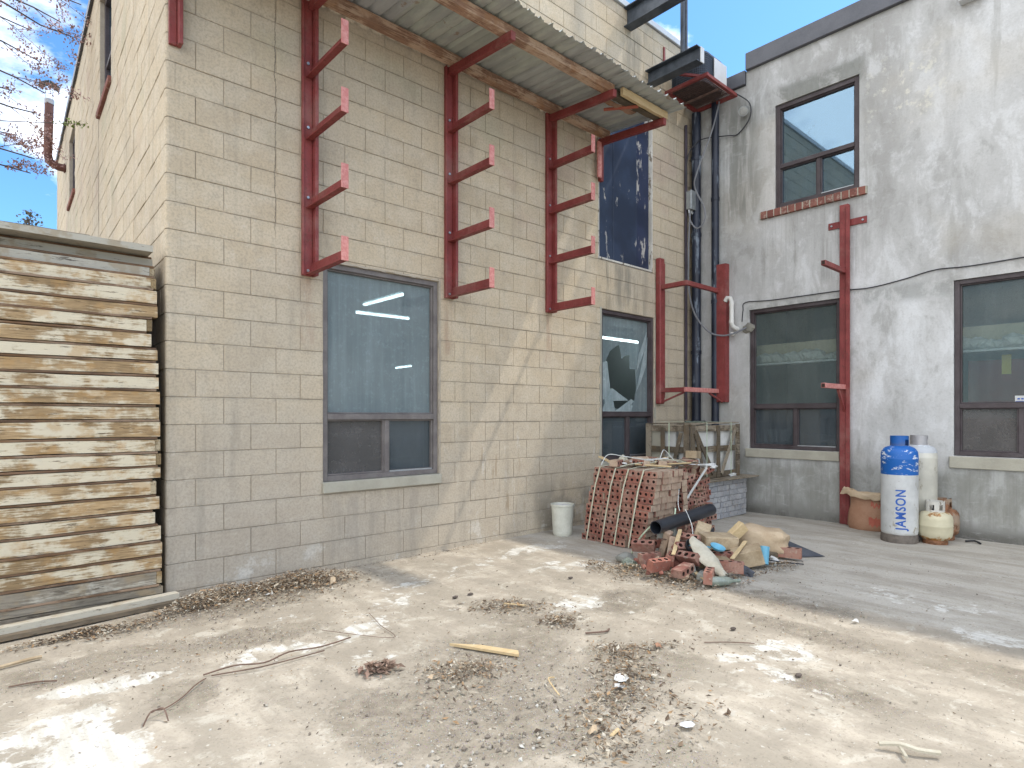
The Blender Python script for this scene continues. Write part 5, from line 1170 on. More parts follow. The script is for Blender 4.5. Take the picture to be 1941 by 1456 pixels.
# blue scoop: shallow bowl with handle
k.lathe([(0, 0), (.035, .003), (.06, .02), (.065, .035), (.061, .033), (.03, .01), (0, .006)], 18, Mx=rot(18, -12, 30, (3.68, -2.19, .17))); k.bar((3.65, -2.15, .19), (3.50, -2.03, .21), .03, .012); k.build('scoop', 'blue_plastic', smooth=True, label='light blue plastic scoop lying on the rubble below the wide timber block', category='scoop')
k = MB(); k.tube([(4.05, -2.42, .03), (4.10, -2.40, .17)], [.040, .047], 18); k.build('cup', 'blue_plastic', smooth=True, label='light blue plastic cup standing against the leaning square timber block', category='cup')
k = MB(); k.lathe([(0, 0), (.05, .005), (.075, .03), (.08, .06), (.072, .058), (.045, .02), (0, .015)], 18, Mx=rot(35, -20, 10, (3.50, -2.06, .17))); k.build('bowl', 'rubber', smooth=True, label='black rubber bowl tilted at the top of the cream rag', category='bowl')
# cream rag draped over the front
k = MB(); nu, nv = 14, 7; vs = []
for i in range(nu):
    for j in range(nv):
        s_ = i / (nu - 1); w = .035 + .05 * math.sin(math.pi * min(1, s_ * 1.15)); c = Vector((3.50, -2.07, .26)).lerp(Vector((3.34, -2.46, .045)), s_)
        side = Vector((.75, -.35, 0)).normalized(); tt = (j / (nv - 1) - .5) * 2
        c = c + side * tt * w + Vector((0, 0, .035 * (1 - tt * tt) + .018 * mnoise.noise(Vector((s_ * 7, tt * 2.5, 1)))))
        vs.append(c)
fs = [(i * nv + j, i * nv + j + 1, (i + 1) * nv + j + 1, (i + 1) * nv + j) for i in range(nu - 1) for j in range(nv - 1)]
k.add(vs, fs); k.add([v - Vector((0, 0, .012)) for v in vs], fs); k.build('rag', 'cloth', smooth=True, fix=False, label='long dirty cream rag draped down the front of the rubble heap', category='rag')
k = MB(); bt_ = rot(92, 0, 62, (3.16, -2.42, .045)); k.lathe([(0, 0), (.032, .002), (.036, .012), (.036, .14), (.028, .17), (.014, .20), (.013, .25), (.016, .252), (.016, .265), (0, .266)], 16, Mx=bt_); k.build('bottle', 'glass_bottle', smooth=True, label='dusty green glass bottle lying at the very front of the rubble', category='bottle')
lump((3.36, -1.48, .03), .085, (1.2, .8, .55), 'grey_rock', 'rubble_lump', .4, label='grey lump of concrete at the foot of the strapped bricks, left end of the rubble', category='concrete lump')
lump((3.22, -1.62, .035), .07, (.8, .9, .6), 'glass_bottle', 'plastic_scrap', .7, label='crumpled clear plastic left of the rubble heap', category='plastic')
k = MB(); k.add([(4.52, -2.36, .006), (4.86, -2.62, .006), (4.95, -2.26, .03), (4.74, -2.20, .16)], [(0, 1, 3), (1, 2, 3), (0, 3, 2), (0, 2, 1)]); k.build('slate_sheet', 'slate', label='dark triangular slate sheet at the far right end of the rubble', category='slate sheet')
k = MB(); vs = []
for i in range(6):
    for j in range(6): vs.append((4.62 + i * .06, -2.22 + j * .045, .02 + .05 * abs(math.sin(i * 1.7)) + .08 * abs(mnoise.noise(Vector((i * .8, j * .9, 2)))) + (.05 if 1 < i < 4 and 1 < j < 4 else 0)))
k.add(vs, [(i * 6 + j, i * 6 + j + 1, (i + 1) * 6 + j + 1, (i + 1) * 6 + j) for i in range(5) for j in range(5)]); k.build('plastic_sheet', 'white_stuff', fix=False, label='crumpled white sheet behind the dark slate triangle', category='plastic')
cable([(4.15, -2.42, .05), (4.25, -2.52, .03), (4.38, -2.62, .012)], .006, 'cable_dark', 'thin dark rod pointing right from the foot of the rubble', 'rod', name='rod')
cable([(3.50, -1.72, .22), (3.62, -1.88, .21), (3.66, -2.05, .24)], .007, 'twig', 'thin stick lying across the rubble below the pipe mouth', 'stick', name='stick')
cable([(3.95, -1.72, .43), (3.85, -1.85, .30), (3.72, -1.92, .17), (3.66, -1.82, .16), (3.70, -1.72, .22)], .004, 'strap_white', 'thin white cord hanging in a loop below the black pipe', 'cord', name='cord')
cable([(4.35, -1.40, .60), (4.20, -1.48, .45), (4.12, -1.55, .38)], .004, 'strap_white', 'thin white cord on the face of the tumbled bricks', 'cord', name='cord')

for i in range(34):
    a = R.uniform(0, 2 * math.pi); q = R.random() ** .6; x = 3.60 + .62 * q * math.cos(a); y = -2.02 + .42 * q * math.sin(a) - .3 * (x - 3.6) * .6
    z = .02 + .12 * max(0, 1 - q) * R.random(); s_ = R.uniform(.022, .05)
    lump((x, y, z + s_ * .4), s_, (1.3, .9, .7), R.choice(['brick', 'brick_end', 'brick_end', 'grey_rock', 'brick']), 'rubble_fragment', .55, 1, Mx=rot(R.uniform(0, 60), R.uniform(0, 60), R.uniform(0, 360)), label='small broken fragment of brick or mortar in the rubble heap', category='rubble fragment', group='small fragments in the rubble heap')
for (c_, s_, m_, lab_) in [((3.50, -2.30, .05), .05, 'bag', 'crumpled brown paper ball at the front of the rubble heap'), ((3.70, -2.45, .03), .045, 'slate', 'crushed dark plastic wrapper at the front right of the rubble heap'), ((3.30, -1.95, .05), .04, 'slate', 'black crumpled scrap between the front left bricks'), ((4.25, -2.42, .03), .04, 'plaster', 'pale crumb of mortar in front of the sack'), ((3.86, -1.72, .16), .09, 'grey_rock', 'rough grey lump of concrete under the middle of the pipe'), ((4.12, -1.98, .09), .10, 'brick_end', 'rough buff lump between the timber blocks and the sack'), ((3.55, -1.98, .08), .08, 'brick_end', 'rough buff lump at the centre left of the rubble')]:
    lump(c_, s_, (1.3, .9, .7), m_, 'rubble_lump' if m_ != 'bag' else 'paper_ball', .8, 2, Mx=rot(R.uniform(0, 40), R.uniform(0, 40), R.uniform(0, 360)), label=lab_, category='rubble')
for i, (x, y, z, L, rx, rz) in enumerate([(3.45, -1.95, .17, .42, 18, 25), (3.75, -1.80, .24, .36, -12, -70), (3.30, -2.20, .04, .34, 6, 60), (4.15, -2.45, .02, .30, 2, -35), (3.85, -2.30, .12, .36, 14, 10)]):
    o = plank((x - L / 2 * math.cos(rad(rz)), y - L / 2 * math.sin(rad(rz)), z), (x + L / 2 * math.cos(rad(rz)), y + L / 2 * math.sin(rad(rz)), z + L * math.sin(rad(rx))), .035, .012, 'wooden_lath', 'crate_wood' if i % 2 else 'fresh_wood', None, .004, seg=6)
    o['label'] = ['pale lath sticking out of the rubble left of the cream rag', 'grey lath under the black pipe in the rubble', 'pale lath at the front foot of the rubble', 'grey lath near the blue cup', 'pale lath below the wide timber block'][i]; o['category'] = 'lath'
for i, (x, y, rz, L) in enumerate([(3.95, -.80, 70, .34), (4.05, -1.05, 30, .40), (4.20, -1.10, -50, .45), (4.5, -1.05, 10, .40), (4.75, -1.10, 65, .36), (4.95, -1.25, -15, .34), (4.35, -1.30, -60, .4)]):
    z = (.80, .815, .83, .80, .815, .785, .80)[i]; rise = (.07, -.01, .04, .05, .02, -.03, .03)[i]
    o = plank((x - L / 2 * math.cos(rad(rz)), y - L / 2 * math.sin(rad(rz)), z), (x + L / 2 * math.cos(rad(rz)), y + L / 2 * math.sin(rad(rz)), z + rise), .045, .012, 'wooden_lath', ('fresh_wood', 'crate_wood', 'white_stuff')[i % 3], None, .003, seg=6)
    o['label'] = 'broken lath scattered among the straps on top of the brick stacks'; o['category'] = 'lath'; o['group'] = 'broken laths on the brick stacks'
for i in range(16):
    x, y = R.uniform(3.88, 5.1), R.uniform(-1.25, -.75); s_ = R.uniform(.03, .055)
    lump((x, y, (.80 if x < 4.4 else .77) + s_ * .4), s_, (1.4, .9, .6), R.choice(['brick', 'brick_end', 'brick_end']), 'brick_fragment', .45, 1, Mx=rot(R.uniform(0, 60), 0, R.uniform(0, 360)), label='broken brick lump lying on top of the %s brick stack' % ('strapped' if x < 4.38 else 'tumbled'), category='brick fragment', group='broken bricks on the stacks')

# ------------------------------------------------------------------ gas cylinders
def gas(kind, loc, r, H, mats, label, ring_m, collar_m, big=True, az=0):
    t = thing('gas_cylinder', label, 'gas cylinder', loc, 'gas cylinders by the stucco wall'); x, y, z = loc
    if big:
        prof = [(r * .55, .03), (r * .80, .045), (r * .95, .075), (r, .11), (r, H * .78 - .006), (r * 1.012, H * .78), (r * 1.012, H * .78 + .012), (r, H * .78 + .018), (r, H * .825), (r * .96, H * .855), (r * .82, H * .885), (r * .55, H * .905), (.03, H * .915)]
    else:
        prof = [(r * .45, .035), (r * .75, .045), (r * .94, .075), (r, .12), (r, H * .41), (r * 1.015, H * .42), (r * 1.015, H * .44), (r, H * .45), (r, H * .58), (r * .95, H * .66), (r * .80, H * .725), (r * .5, H * .76), (.02, H * .77)]
    MB().lathe(prof, 36, loc).build('body', mats, t, smooth=True)
    fr = r * (1.0 if big else .72); fh = .085 if big else .05
    MB().lathe([(fr, 0), (fr * 1.01, .005), (fr * .99, fh), (fr * .96, fh), (fr * .97, .005), (fr, 0)], 36, loc).build('foot_ring', ring_m, t, smooth=True)
    # collar with hand holes
    k = MB(); cr_ = r * (.50 if big else .55); z0 = z + H * (.875 if big else .715); z1 = z + H; n = 48
    for i in range(n):
        a0, a1 = 2 * math.pi * i / n, 2 * math.pi * (i + 1) / n; deg = (math.degrees(a0) - az) % 360
        if (deg > 165 and deg < 185) and not big: continue
        hole_ = (18 < deg < 52) or (78 < deg < 112) if not big else ((20 < deg < 60))
        zs_ = [(z0, z1)] if not hole_ else [(z0, z0 + (z1 - z0) * .28), (z0 + (z1 - z0) * .72, z1)]
        for (c, e) in zs_:
            vs = []
            for rr in (cr_, cr_ - .004):
                for a in (a0, a1):
                    for zq in (c, e): vs.append((x + rr * math.cos(a), y + rr * math.sin(a), zq))
            k.add(vs, [(0, 2, 3, 1), (4, 5, 7, 6), (1, 3, 7, 5), (0, 4, 6, 2), (0, 1, 5, 4), (2, 6, 7, 3)])
    k.build('collar', collar_m, t)
    k = MB(); k.tube([(x, y, z0 - .01), (x, y, z0 + (z1 - z0) * .75)], .02, 10); k.tube([(x, y, z0 + .04), (x + .05 * math.cos(rad(az + 40)), y + .05 * math.sin(rad(az + 40)), z0 + .04)], .014, 8); k.tube([(x, y, z0 + (z1 - z0) * .75), (x, y, z0 + (z1 - z0) * .88)], .028, 10)
    k.build('valve', 'rubber', t, smooth=True)
    return t
CY = (6.20, -2.85, 0)
t = gas('big', CY, .168, 1.10, 'cyl_blue', 'tall gas cylinder painted blue over white with blue stencilled letters', 'foot_grime', 'cyl_blue_all', True, -155)
camaz = math.degrees(math.atan2(cam.location.y - CY[1], cam.location.x - CY[0]))
# stencilled lettering wrapped round the shell
cu = bpy.data.curves.new('lettering', 'FONT'); cu.body = 'JAMSON'; cu.size = .125; cu.space_character = 1.12; cu.resolution_u = 3; cu.offset = .003
to = bpy.data.objects.new('lettering_tmp', cu); COL.objects.link(to); bpy.context.view_layer.update()
me = bpy.data.meshes.new_from_object(to.evaluated_get(bpy.context.evaluated_depsgraph_get())); bpy.data.objects.remove(to)
bm = bmesh.new(); bm.from_mesh(me)
for i in range(-2, 16):
    bmesh.ops.bisect_plane(bm, geom=bm.verts[:] + bm.edges[:] + bm.faces[:], plane_co=(0, i * .008, 0), plane_no=(0, 1, 0))
xs_ = [v.co.x for v in bm.verts]; xw = max(xs_) - min(xs_); xm = min(xs_); sx = .42 / xw
for v in bm.verts:
    along, across = (v.co.x - xm) * sx, v.co.y - .045          # text runs upward, cap height runs to the left
    a = rad(camaz + 8) - across * (-1) * 0 - (across / .1695) * 1.0 * (-1)
    a = rad(camaz + 3) - (across / .1695)
    v.co = Vector((CY[0] + .1697 * math.cos(a), CY[1] + .1697 * math.sin(a), .130 + along))
bm.to_mesh(me); bm.free(); me.materials.clear(); me.materials.append(M['blue_print']); me.name = 'lettering'
o = bpy.data.objects.new('lettering', me); link(o, Vector((0, 0, 0)), t)
gas('big', (6.58, -2.93, 0), .165, 1.10, 'cyl_white', 'tall chipped cream gas cylinder with silver top behind the blue one', 'flue_galv', 'flue_galv', True, -120)
gas('small', (6.35, -3.13, 0), .152, .435, 'cyl_cream', 'small cream gas cylinder streaked with orange rust, in front of the brown one', 'cyl_rust', 'trim_white', False, camaz - 60)
gas('small', (6.68, -3.12, 0), .148, .43, 'cyl_rust', 'small brown rusted gas cylinder behind the small cream one', 'cyl_rust', 'cyl_rust', False, camaz - 40)
# paper sack by the red post
t = thing('paper_sack', 'open reddish brown paper sack between the red post and the blue cylinder', 'sack', (6.66, -2.40, 0))
k = MB(); n = 28; rows = [(0, .19, .115), (.04, .21, .13), (.12, .205, .125), (.20, .19, .115), (.27, .175, .10), (.33, .165, .085), (.36, .16, .08)]; vs = []
for ri, (z, a, b) in enumerate(rows):
    for i in range(n):
        th = 2 * math.pi * i / n; f = 1 + .07 * mnoise.noise(Vector((math.cos(th) * 2, math.sin(th) * 2, z * 9))) + .025 * math.sin(th * 7 + z * 20)
        vs.append(Vector((6.68 + b * f * math.cos(th), -2.40 + a * f * math.sin(th) + .05 * z, z + .01 * math.sin(th * 5) * (ri > 4) - .03 * (ri > 4) * math.cos(th))))
k.add(vs, [(r * n + i, r * n + (i + 1) % n, (r + 1) * n + (i + 1) % n, (r + 1) * n + i) for r in range(len(rows) - 1) for i in range(n)] + [tuple(range(n))])
bagb = k.build('body', 'bag2', t, smooth=True, fix=False)
k = MB(); rows2 = [(.355, .165, .083), (.40, .185, .10), (.42, .22, .12), (.395, .235, .13), (.35, .23, .125)]; vs = []
for ri, (z, a, b) in enumerate(rows2):
    for i in range(n):
        th = 2 * math.pi * i / n; f = 1 + .22 * mnoise.noise(Vector((math.cos(th) * 3, math.sin(th) * 3, z * 12 + 5))) + .05 * math.sin(th * 9 + ri)
        lift = .05 * max(0, math.sin(th - .3)) + .03 * mnoise.noise(Vector((math.cos(th) * 4, math.sin(th) * 4, ri)))
        vs.append(Vector((6.67 + b * f * math.cos(th), -2.36 + a * f * math.sin(th), z + lift)))
k.add(vs, [(r * n + i, r * n + (i + 1) % n, (r + 1) * n + (i + 1) % n, (r + 1) * n + i) for r in range(len(rows2) - 1) for i in range(n)]); k.build('torn_rim', 'bag', t, smooth=True, fix=False)
k = MB(); k.add([(6.67 + .075 * math.cos(2 * math.pi * i / 16), -2.37 + .15 * math.sin(2 * math.pi * i / 16), .345) for i in range(16)], [tuple(range(16))]); k.build('contents', 'plaster', t)
k = MB()
for ri, (zz0, zz1, a0, a1) in enumerate(((.06, .15, 195, 245), (.27, .345, 205, 262))):
    m_ = 12; vs = []
    for i in range(m_ + 1):
        th = rad(a0 + (a1 - a0) * i / m_)
        for z in (zz0 + .02 * math.sin(i * 2.1), zz1 + .012 * math.sin(i * 1.3)):
            for q in range(len(rows) - 1):
                if rows[q][0] <= z <= rows[q + 1][0]:
                    s_ = (z - rows[q][0]) / (rows[q + 1][0] - rows[q][0]); A_ = rows[q][1] * (1 - s_) + rows[q + 1][1] * s_; B_ = rows[q][2] * (1 - s_) + rows[q + 1][2] * s_; break
            f = 1.02 + .07 * mnoise.noise(Vector((math.cos(th) * 2, math.sin(th) * 2, z * 9))) + .025 * math.sin(th * 7 + z * 20)
            vs.append((6.68 + B_ * f * math.cos(th), -2.40 + A_ * f * math.sin(th) + .05 * z, z))
    k.add(vs, [(2 * i, 2 * i + 2, 2 * i + 3, 2 * i + 1) for i in range(m_)])
k.build('print_patches', 'bag_print', t, fix=False, kind='stuff')
cable([(6.62, -3.33, .012), (6.66, -3.40, .02), (6.60, -3.46, .01)], .010, 'rubber', 'short black hose end on the ground beside the small brown cylinder', 'hose', name='hose')

# ------------------------------------------------------------------ trees
def tree_branch(k, kb, p, d, L, r, depth, bud, spread=.55):
    n = 5; pts = [p]; dd_ = d.normalized()
    for i in range(n):
        dd_ = (dd_ + Vector((R.uniform(-1, 1), R.uniform(-1, 1), R.uniform(-1, .8))) * .13).normalized(); pts.append(pts[-1] + dd_ * L / n)
    k.tube(pts, [r * (1 - .75 * i / n) for i in range(n + 1)], 5 if depth > 1 else 4)
    if depth <= 2:
        for i in range(1, n + 1):
            for _ in range(bud):
                c = pts[i] + Vector((R.gauss(0, .035), R.gauss(0, .035), R.gauss(0, .035))); s_ = R.uniform(.006, .016)
                a = Vector((R.uniform(-1, 1), R.uniform(-1, 1), R.uniform(-1, 1))).normalized(); b = a.orthogonal().normalized(); c2 = a.cross(b)
                kb.add([c - b * s_, c + a * s_ * 1.5, c + b * s_, c - a * s_ * 1.5 + c2 * s_ * .7], [(0, 1, 2), (0, 2, 3), (0, 3, 1)])
    if depth > 0:
        for i in range(1, n + 1):
            if R.random() < .7:
                sd = Vector((R.uniform(-1, 1), R.uniform(-1, 1), R.uniform(-.8, .8))); sd = (dd_ + sd * spread * 1.5).normalized()
                tree_branch(k, kb, pts[i], sd, L * R.uniform(.38, .58), r * (1 - .75 * i / n) * .6 + .001, depth - 1, bud, spread)
t = thing('budding_tree', 'bare tree in red bud whose thin branches hang in at the top left', 'tree', (-4.2, 4.6, 0))
k = MB(); k.tube([(-4.2, 4.6, -.1), (-4.25, 4.65, 2), (-4.1, 4.6, 4), (-4.0, 4.7, 6.5), (-4.1, 4.7, 8.5)], [.2, .16, .13, .09, .04], 12); k.build('trunk', 'bark', t, smooth=True)
kt, kb = MB(), MB()
FW, RT = Vector((math.sin(TH), math.cos(TH), 0)), Vector((math.cos(TH), -math.sin(TH), 0))
def cpt(x, y, d): return cam.location + (FW + RT * ((x - 970.5) / 1146) + Vector((0, 0, (788 - y) / 1146))) * d
for (zb, x, y, d) in [(4.6, 60, 300, 7.4), (4.9, 35, 260, 7.8), (5.1, 75, 215, 7.2), (5.8, 90, 180, 7.6), (6.2, 70, 110, 7.6), (6.6, 60, 60, 7.9), (6.8, 120, 40, 7.5), (7.2, 150, 10, 7.7), (7.5, 90, -20, 7.4), (6.5, 140, 75, 7.8), (5.3, 20, 170, 7.5), (4.4, 55, 330, 7.9)]:
    s_ = Vector((-4.05, 4.65, zb)); e = cpt(x, y, d); m_ = s_.lerp(e, .5) + Vector((0, 0, .25 * R.uniform(-.2, 1)))
    pts = [s_.lerp(m_, i / 4) for i in range(4)] + [m_.lerp(e, i / 6) + Vector((R.uniform(-.04, .04), R.uniform(-.04, .04), R.uniform(-.03, .03))) for i in range(7)]
    kt.tube(pts, [.03 * (1 - .85 * i / 10) + .0025 for i in range(11)], 5)
    for i in range(5, 11, 2): tree_branch(kt, kb, pts[i], (e - s_).normalized() + Vector((R.uniform(-.5, .5), R.uniform(-.5, .5), R.uniform(-.7, .5))), R.uniform(.25, .55), .005, 2, 3)
for _ in range(14):     # rest of the crown, beyond the picture
    tree_branch(kt, kb, Vector((-4.1, 4.65, R.uniform(3.5, 8))), Vector((R.uniform(-1, .1), R.uniform(-1, 1), R.uniform(0, .9))), R.uniform(1.4, 2.4), .04, 2, 1)
kt.build('limbs', 'bark', t, fix=False); kb.build('buds', 'bud', t, fix=False, kind='stuff')
k2 = MB(); kg = MB(); pts = [cpt(-260, 240, 6.6), cpt(-100, 225, 6.6), cpt(0, 229, 6.6), cpt(95, 233, 6.6), cpt(160, 236, 6.6)]
k2.tube([Vector((-4.05, 4.65, 4.9))] + pts, [.02, .012, .008, .006, .004, .003], 5)
for _ in range(60):
    c = pts[3].lerp(pts[4], min(1, R.uniform(0, 1.1) ** .6)) + Vector((R.gauss(0, .02), R.gauss(0, .02), R.gauss(0, .018))); s_ = R.uniform(.008, .02); a = Vector((R.uniform(-1, 1), R.uniform(-1, 1), R.uniform(-1, 1))).normalized(); b = a.orthogonal()
    kg.add([c - b * s_, c + a * s_ * 1.6, c + b * s_], [(0, 1, 2)])
k2.build('green_tipped_branch', 'bark', t, fix=False); kg.build('green_leaves', 'greenbud', t, fix=False, kind='stuff')
t = thing('distant_tree', 'top of a far tree with small dark leaves just above the panel stack', 'tree', (.9, 27.0, 0))
MB().tube([(.9, 27, -.1), (.85, 27, 4), (.9, 27.1, 7.5), (.82, 27.1, 9.4)], [.22, .16, .09, .03], 8).build('trunk', 'bark', t, smooth=True)
kt, kb = MB(), MB()
for _ in range(10):
    p = Vector((.85, 27.05, R.uniform(5.5, 9.1))); tree_branch(kt, kt, p, Vector((R.uniform(-1, 1), R.uniform(-1, 1), R.uniform(.2, 1))), R.uniform(.7, 1.1) if p.z < 8 else .55, .03, 1, 1)
for _ in range(900):
    z = R.uniform(6.0, 9.75); rr = 1.5 * (1 - (z - 5.5) / 4.7) + .12; c = Vector((.85 + R.gauss(0, rr * .45), 27.05 + R.gauss(0, rr * .45), z)); s_ = R.uniform(.03, .07); a = Vector((R.uniform(-1, 1), R.uniform(-1, 1), R.uniform(-1, 1))).normalized(); b = a.orthogonal().normalized()
    kb.add([c - b * s_, c + a * s_, c + b * s_, c - a * s_], [(0, 1, 2, 3)])
kt.build('limbs', 'bark', t, fix=False); kb.build('leaves', 'darkleaf', t, fix=False, kind='stuff')

# ------------------------------------------------------------------ ground debris
def litter(name, label, spots, n, m='litter', size=(.012, .05), hgt=.05):
    k = MB()
    for _ in range(n):
        cx_, cy_, rx, ry, a, wgt = R.choices(spots, [s[5] for s in spots])[0]
        u, v = R.gauss(0, .5), R.gauss(0, .5); q = math.exp(-(u * u + v * v) * 1.2)
        x = cx_ + rx * u * math.cos(rad(a)) - ry * v * math.sin(rad(a)); y = cy_ + rx * u * math.sin(rad(a)) + ry * v * math.cos(rad(a))
        if y > -.02 or (x < .05 and y > -.2): continue
        z = .003 + R.random() * hgt * q; L = R.uniform(*size) * R.uniform(.5, 1); w = L * R.uniform(.12, .5)
        Mx = rot(R.uniform(-35, 35), R.uniform(-30, 30), R.uniform(0, 360), (x, y, z)); c = R.uniform(-.3, .5) * w
        k.add([(-L / 2, 0, 0), (0, -w / 2, c), (L / 2, 0, R.uniform(-.2, .2) * w), (0, w / 2, c)], [(0, 1, 2), (0, 2, 3)], Mx=Mx, tint=R.random())
    o = k.build(name, m, fix=False, tint=True, kind='stuff', label=label, category='leaf litter'); return o
litter('leaf_litter', 'long drift of brown dead leaves along the foot of the block wall', [(.35, -.22, .35, .14, -5, 3), (.75, -.28, .35, .17, -8, 4), (1.05, -.33, .3, .16, -10, 2), (.1, -.36, .25, .12, 0, 2), (.6, -.5, .6, .22, 0, 1.4), (.9, -.15, .35, .10, -3, 2)], 7500, hgt=.10)
litter('leaf_litter', 'small drift of brown leaves at the foot of the wooden panel stack', [(-.52, -.43, .16, .06, 12, 3), (-.3, -.5, .3, .10, 10, 1.5), (-.75, -.45, .2, .06, 10, .7)], 1500, hgt=.03)
litter('leaf_litter', 'oval patch of brown leaves in the middle of the yard', [(1.68, -1.72, .26, .15, -35, 3), (1.75, -2.2, .16, .13, -35, 2), (1.85, -1.95, .25, .15, -40, .8)], 900, hgt=.03)
litter('leaf_litter', 'dark patch of leaves and twigs behind the pale splinter of wood', [(.84, -2.36, .22, .14, -20, 2), (.72, -2.55, .3, .2, 0, .8)], 700, hgt=.025)
litter('leaf_litter', 'trail of dead leaves and bark toward the front of the yard', [(1.62, -2.75, .16, .14, -30, 3), (1.45, -2.95, .18, .2, -30, 4), (1.2, -3.1, .2, .16, -20, 3), (.98, -3.2, .2, .15, 0, 2), (.85, -3.35, .2, .15, 0, 1.5), (1.85, -2.85, .18, .06, -30, 1), (1.3, -3.4, .25, .2, 0, 1)], 1900, hgt=.03)
litter('twig_clump', 'small reddish clump of dead twigs in front of the yard', [(.50, -2.06, .07, .05, 0, 1), (.56, -2.10, .07, .05, 30, 1)], 200, 'litter_red', (.03, .08), .05)
litter('leaf_litter', 'scattered leaves and chips around the foot of the rubble heap', [(3.05, -1.75, .25, .2, 30, 2), (3.15, -2.15, .3, .2, 40, 3), (3.4, -2.4, .3, .15, 0, 2), (4.1, -2.55, .3, .1, 0, .8), (3.0, -1.45, .15, .15, 0, 1), (3.7, -2.0, .5, .4, 0, 2.2), (4.2, -2.2, .35, .3, 0, 1)], 4200, hgt=.07)
litter('wood_chips', 'thin scatter of chips and straw over the whole yard', [(1.0, -2.0, 1.6, 1.3, 0, 1), (2.4, -3.0, 1.2, 1.2, 0, 1), (0, -1.2, .9, .5, 0, 1), (3.4, -2.6, 1.6, 1.2, 0, .5)], 2600, size=(.008, .028), hgt=.004)
litter('chip_pile', 'chips and dust at the foot of the block wall beside the bucket', [(2.6, -.07, .8, .03, 8, 1), (1.8, -.06, .6, .03, 0, .6)], 300, size=(.01, .03), hgt=.01)
k = MB()
def pebble(x, y, s_):
    Mx = rot(R.uniform(0, 90), R.uniform(0, 90), R.uniform(0, 360), (x, y, s_ * .35)); j = lambda: R.uniform(.6, 1.25) * s_
    k.add([(j(), 0, 0), (0, j(), 0), (-j(), 0, 0), (0, -j(), 0), (0, 0, j() * .7), (0, 0, -j() * .7)], [(0, 1, 4), (1, 2, 4), (2, 3, 4), (3, 0, 4), (1, 0, 5), (2, 1, 5), (3, 2, 5), (0, 3, 5)], Mx=Mx, tint=R.random())
cnt = 0
while cnt < 15000:
    d_ = 1.2 + 5.2 * R.random() ** 1.6; a = R.uniform(-.75, .75); x = cam.location.x + d_ * math.sin(TH + a); y = cam.location.y + d_ * math.cos(TH + a)
    if y > -.03 or x > 6.8 or (x < .0 and y > -.3): continue
    if R.random() > max(.06, (dirt_at(x, y) - .25) * 2.1): continue
    pebble(x, y, R.uniform(.0014, .0034) if R.random() < .93 else R.uniform(.004, .009)); cnt += 1
for _ in range(90): pebble(R.gauss(.45, .18), R.gauss(-3.05, .12), R.uniform(.006, .016))
for _ in range(40): pebble(R.gauss(.95, .16), R.gauss(-2.85, .16), R.uniform(.005, .013))
k.build('gravel', 'gravel', fix=False, tint=True, kind='stuff', label='loose fine gravel over the dirt of the yard', category='gravel')
def mk(pts, r, label, name='twig', cat='twig', m='twig'): return cable(pts, r, m, label, cat, 5, name)
mk([(-.17, -1.56, .012), (-.03, -1.59, .03), (.107, -1.63, .02), (.25, -1.60, .03), (.42, -1.62, .02), (.62, -1.58, .012)], .0042, 'long bare twig lying on the pale concrete, thicker end to the left')
mk([(-.14, -1.59, .01), (.08, -1.66, .015), (.3, -1.66, .01), (.42, -1.665, .012)], .0035, 'thin twig lying alongside the longer one on the pale concrete')
mk([(-.50, -1.93, .01), (-.46, -1.88, .04), (-.40, -1.84, .02), (-.32, -1.78, .02), (-.24, -1.70, .03), (-.17, -1.61, .012)], .0033, 'crooked forked twig across the dark dirt patch at the lower left')
mk([(-.46, -1.88, .035), (-.42, -1.90, .05), (-.41, -1.95, .01)], .003, 'short side twig at the left end of the crooked forked twig')
mk([(.55, -1.35, .01), (.8, -1.75, .012), (.86, -1.5, .01), (.92, -1.25, .01)], .0017, 'thin wiry stem curving across the middle left of the yard')
mk([(1.0, -2.9, .01), (1.05, -2.78, .03), (1.12, -2.75, .01)], .0035, 'curved pale straw in the front middle of the yard', m='fresh_wood')
mk([(1.70, -2.45, .01), (1.80, -2.52, .015), (1.86, -2.5, .01)], .006, 'short dark stick right of the middle leaf patches')
mk([(-1.3, -.86, .01), (-.86, -.75, .015), (-.75, -.73, .012)], .010, 'straight tan stick at the left edge beside the panel stack', 'stick', 'stick', 'timber_block')
mk([(-.90, -1.07, .008), (-.80, -1.10, .012), (-.72, -1.14, .008)], .004, 'thin brown stick at the left edge below the tan one', 'stick', 'stick')
mk([(2.1, -3.0, .008), (2.2, -3.1, .012), (2.3, -3.2, .008)], .003, 'thin stick on the sunny ground right of the leaf trail')
k = MB(); k.add([(.985, -2.06, .006), (1.10, -2.20, .008), (1.20, -2.40, .008), (1.165, -2.445, .008), (1.07, -2.25, .008), (.985, -2.06, .020), (1.10, -2.20, .022), (1.20, -2.40, .022), (1.165, -2.445, .022), (1.07, -2.25, .022)], [(0, 1, 2, 3, 4), (5, 6, 7, 8, 9), (0, 1, 6, 5), (1, 2, 7, 6), (2, 3, 8, 7), (3, 4, 9, 8), (4, 0, 5, 9)]); k.build('wood_splinter', 'fresh_wood', label='long pale splinter of fresh wood in the middle of the yard', category='splinter')
def scrap(x, y, s_, m, label, name='paper_scrap', cat='scrap', h=.015):
    k = MB(); n = 7; vs = []
    for i in range(n): a = 2 * math.pi * i / n; rr = s_ * R.uniform(.5, 1.1); vs.append((x + rr * math.cos(a), y + rr * .8 * math.sin(a), .006 + R.uniform(0, h)))
    vs.append((x, y, .01 + h)); k.add(vs, [(i, (i + 1) % n, n) for i in range(n)]); k.build(name, m, fix=False, label=label, category=cat)
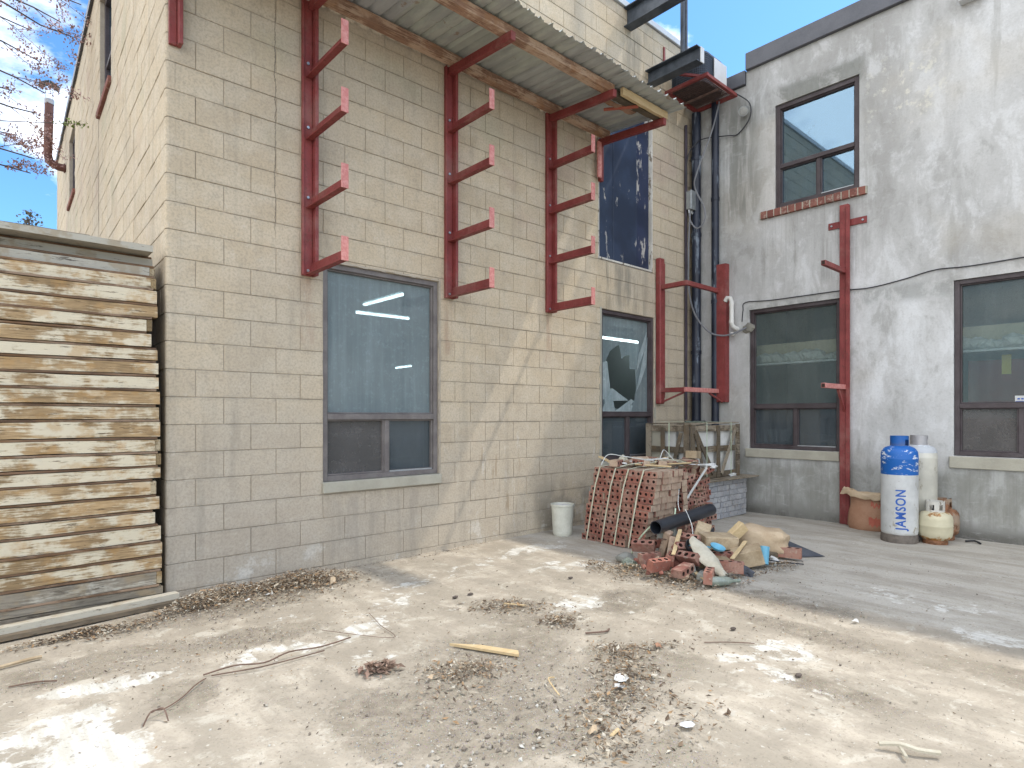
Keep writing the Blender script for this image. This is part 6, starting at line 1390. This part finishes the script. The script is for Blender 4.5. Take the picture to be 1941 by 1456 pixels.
scrap(1.36, -2.98, .045, 'white_stuff', 'torn white paper on the leaf trail, nearer the wall'); scrap(1.28, -3.03, .035, 'white_stuff', 'torn white paper on the leaf trail, nearer the camera')
scrap(1.20, -3.45, .040, 'ac_white', 'flat greyish white scrap in front of the leaf trail'); scrap(3.13, -3.45, .030, 'white_stuff', 'small bright white scrap on the shaded ground at the right')
scrap(.58, -.40, .035, 'white_stuff', 'white card on the leaf drift by the block wall', h=.018); scrap(.42, -.44, .03, 'white_stuff', 'small white scrap at the left of the leaf drift', h=.018)
scrap(.86, -3.22, .028, 'bag', 'orange-brown curled leaf at the front of the yard', 'dead_leaf', 'leaf', .03); scrap(1.76, -2.16, .032, 'bag', 'large tan leaf on the middle leaf patch', 'dead_leaf', 'leaf', .02)
scrap(1.83, -2.87, .030, 'bag2', 'reddish curled leaf at the right end of the leaf trail', 'dead_leaf', 'leaf', .03); scrap(.66, -2.35, .022, 'bag', 'small orange leaf near the reddish twig clump', 'dead_leaf', 'leaf', .02)
scrap(1.05, -.45, .03, 'bag', 'yellowish leaf on the wall drift below the large window', 'dead_leaf', 'leaf', .06)
cable([(1.62, -4.04, .02), (1.66, -4.10, .028), (1.68, -4.16, .022), (1.72, -4.22, .02)], .010, 'cloth', 'forked bone-pale root on the sunny ground at the lower right', 'root', 5, 'root')
cable([(1.66, -4.10, .02), (1.60, -4.14, .015)], .007, 'cloth', 'short pale root piece touching the forked one at the lower right', 'root', 4, 'root')
blk(.93, -3.28, .003, .07, .016, .012, 0, 0, 12, 'fresh_wood', 'wood_chip', 'small pale wood block in front of the orange curled leaf', 'wood chip')
blk(1.74, -1.78, .012, .16, .014, .010, 0, 3, -50, 'fresh_wood', 'wooden_lath', 'thin pale slat lying on the middle leaf patch', 'slat')
for (x, y, lab) in [(2.55, -1.55, 'dark stub on the pale ground left of the rubble'), (1.55, -1.35, 'dark pebble on the pale ground, left of two below the wall'), (1.68, -1.36, 'dark pebble on the pale ground, right of two below the wall'), (2.43, -3.0, 'dark chip at the edge of the shade'), (2.05, -3.55, 'brown clod of earth on the sunny ground at the lower right')]:
    lump((x, y, .010), .017, (1.4, .9, .6), 'bark', 'dirt_clod', .5, 1, label=lab, category='clod')
print('objects', len(bpy.data.objects))
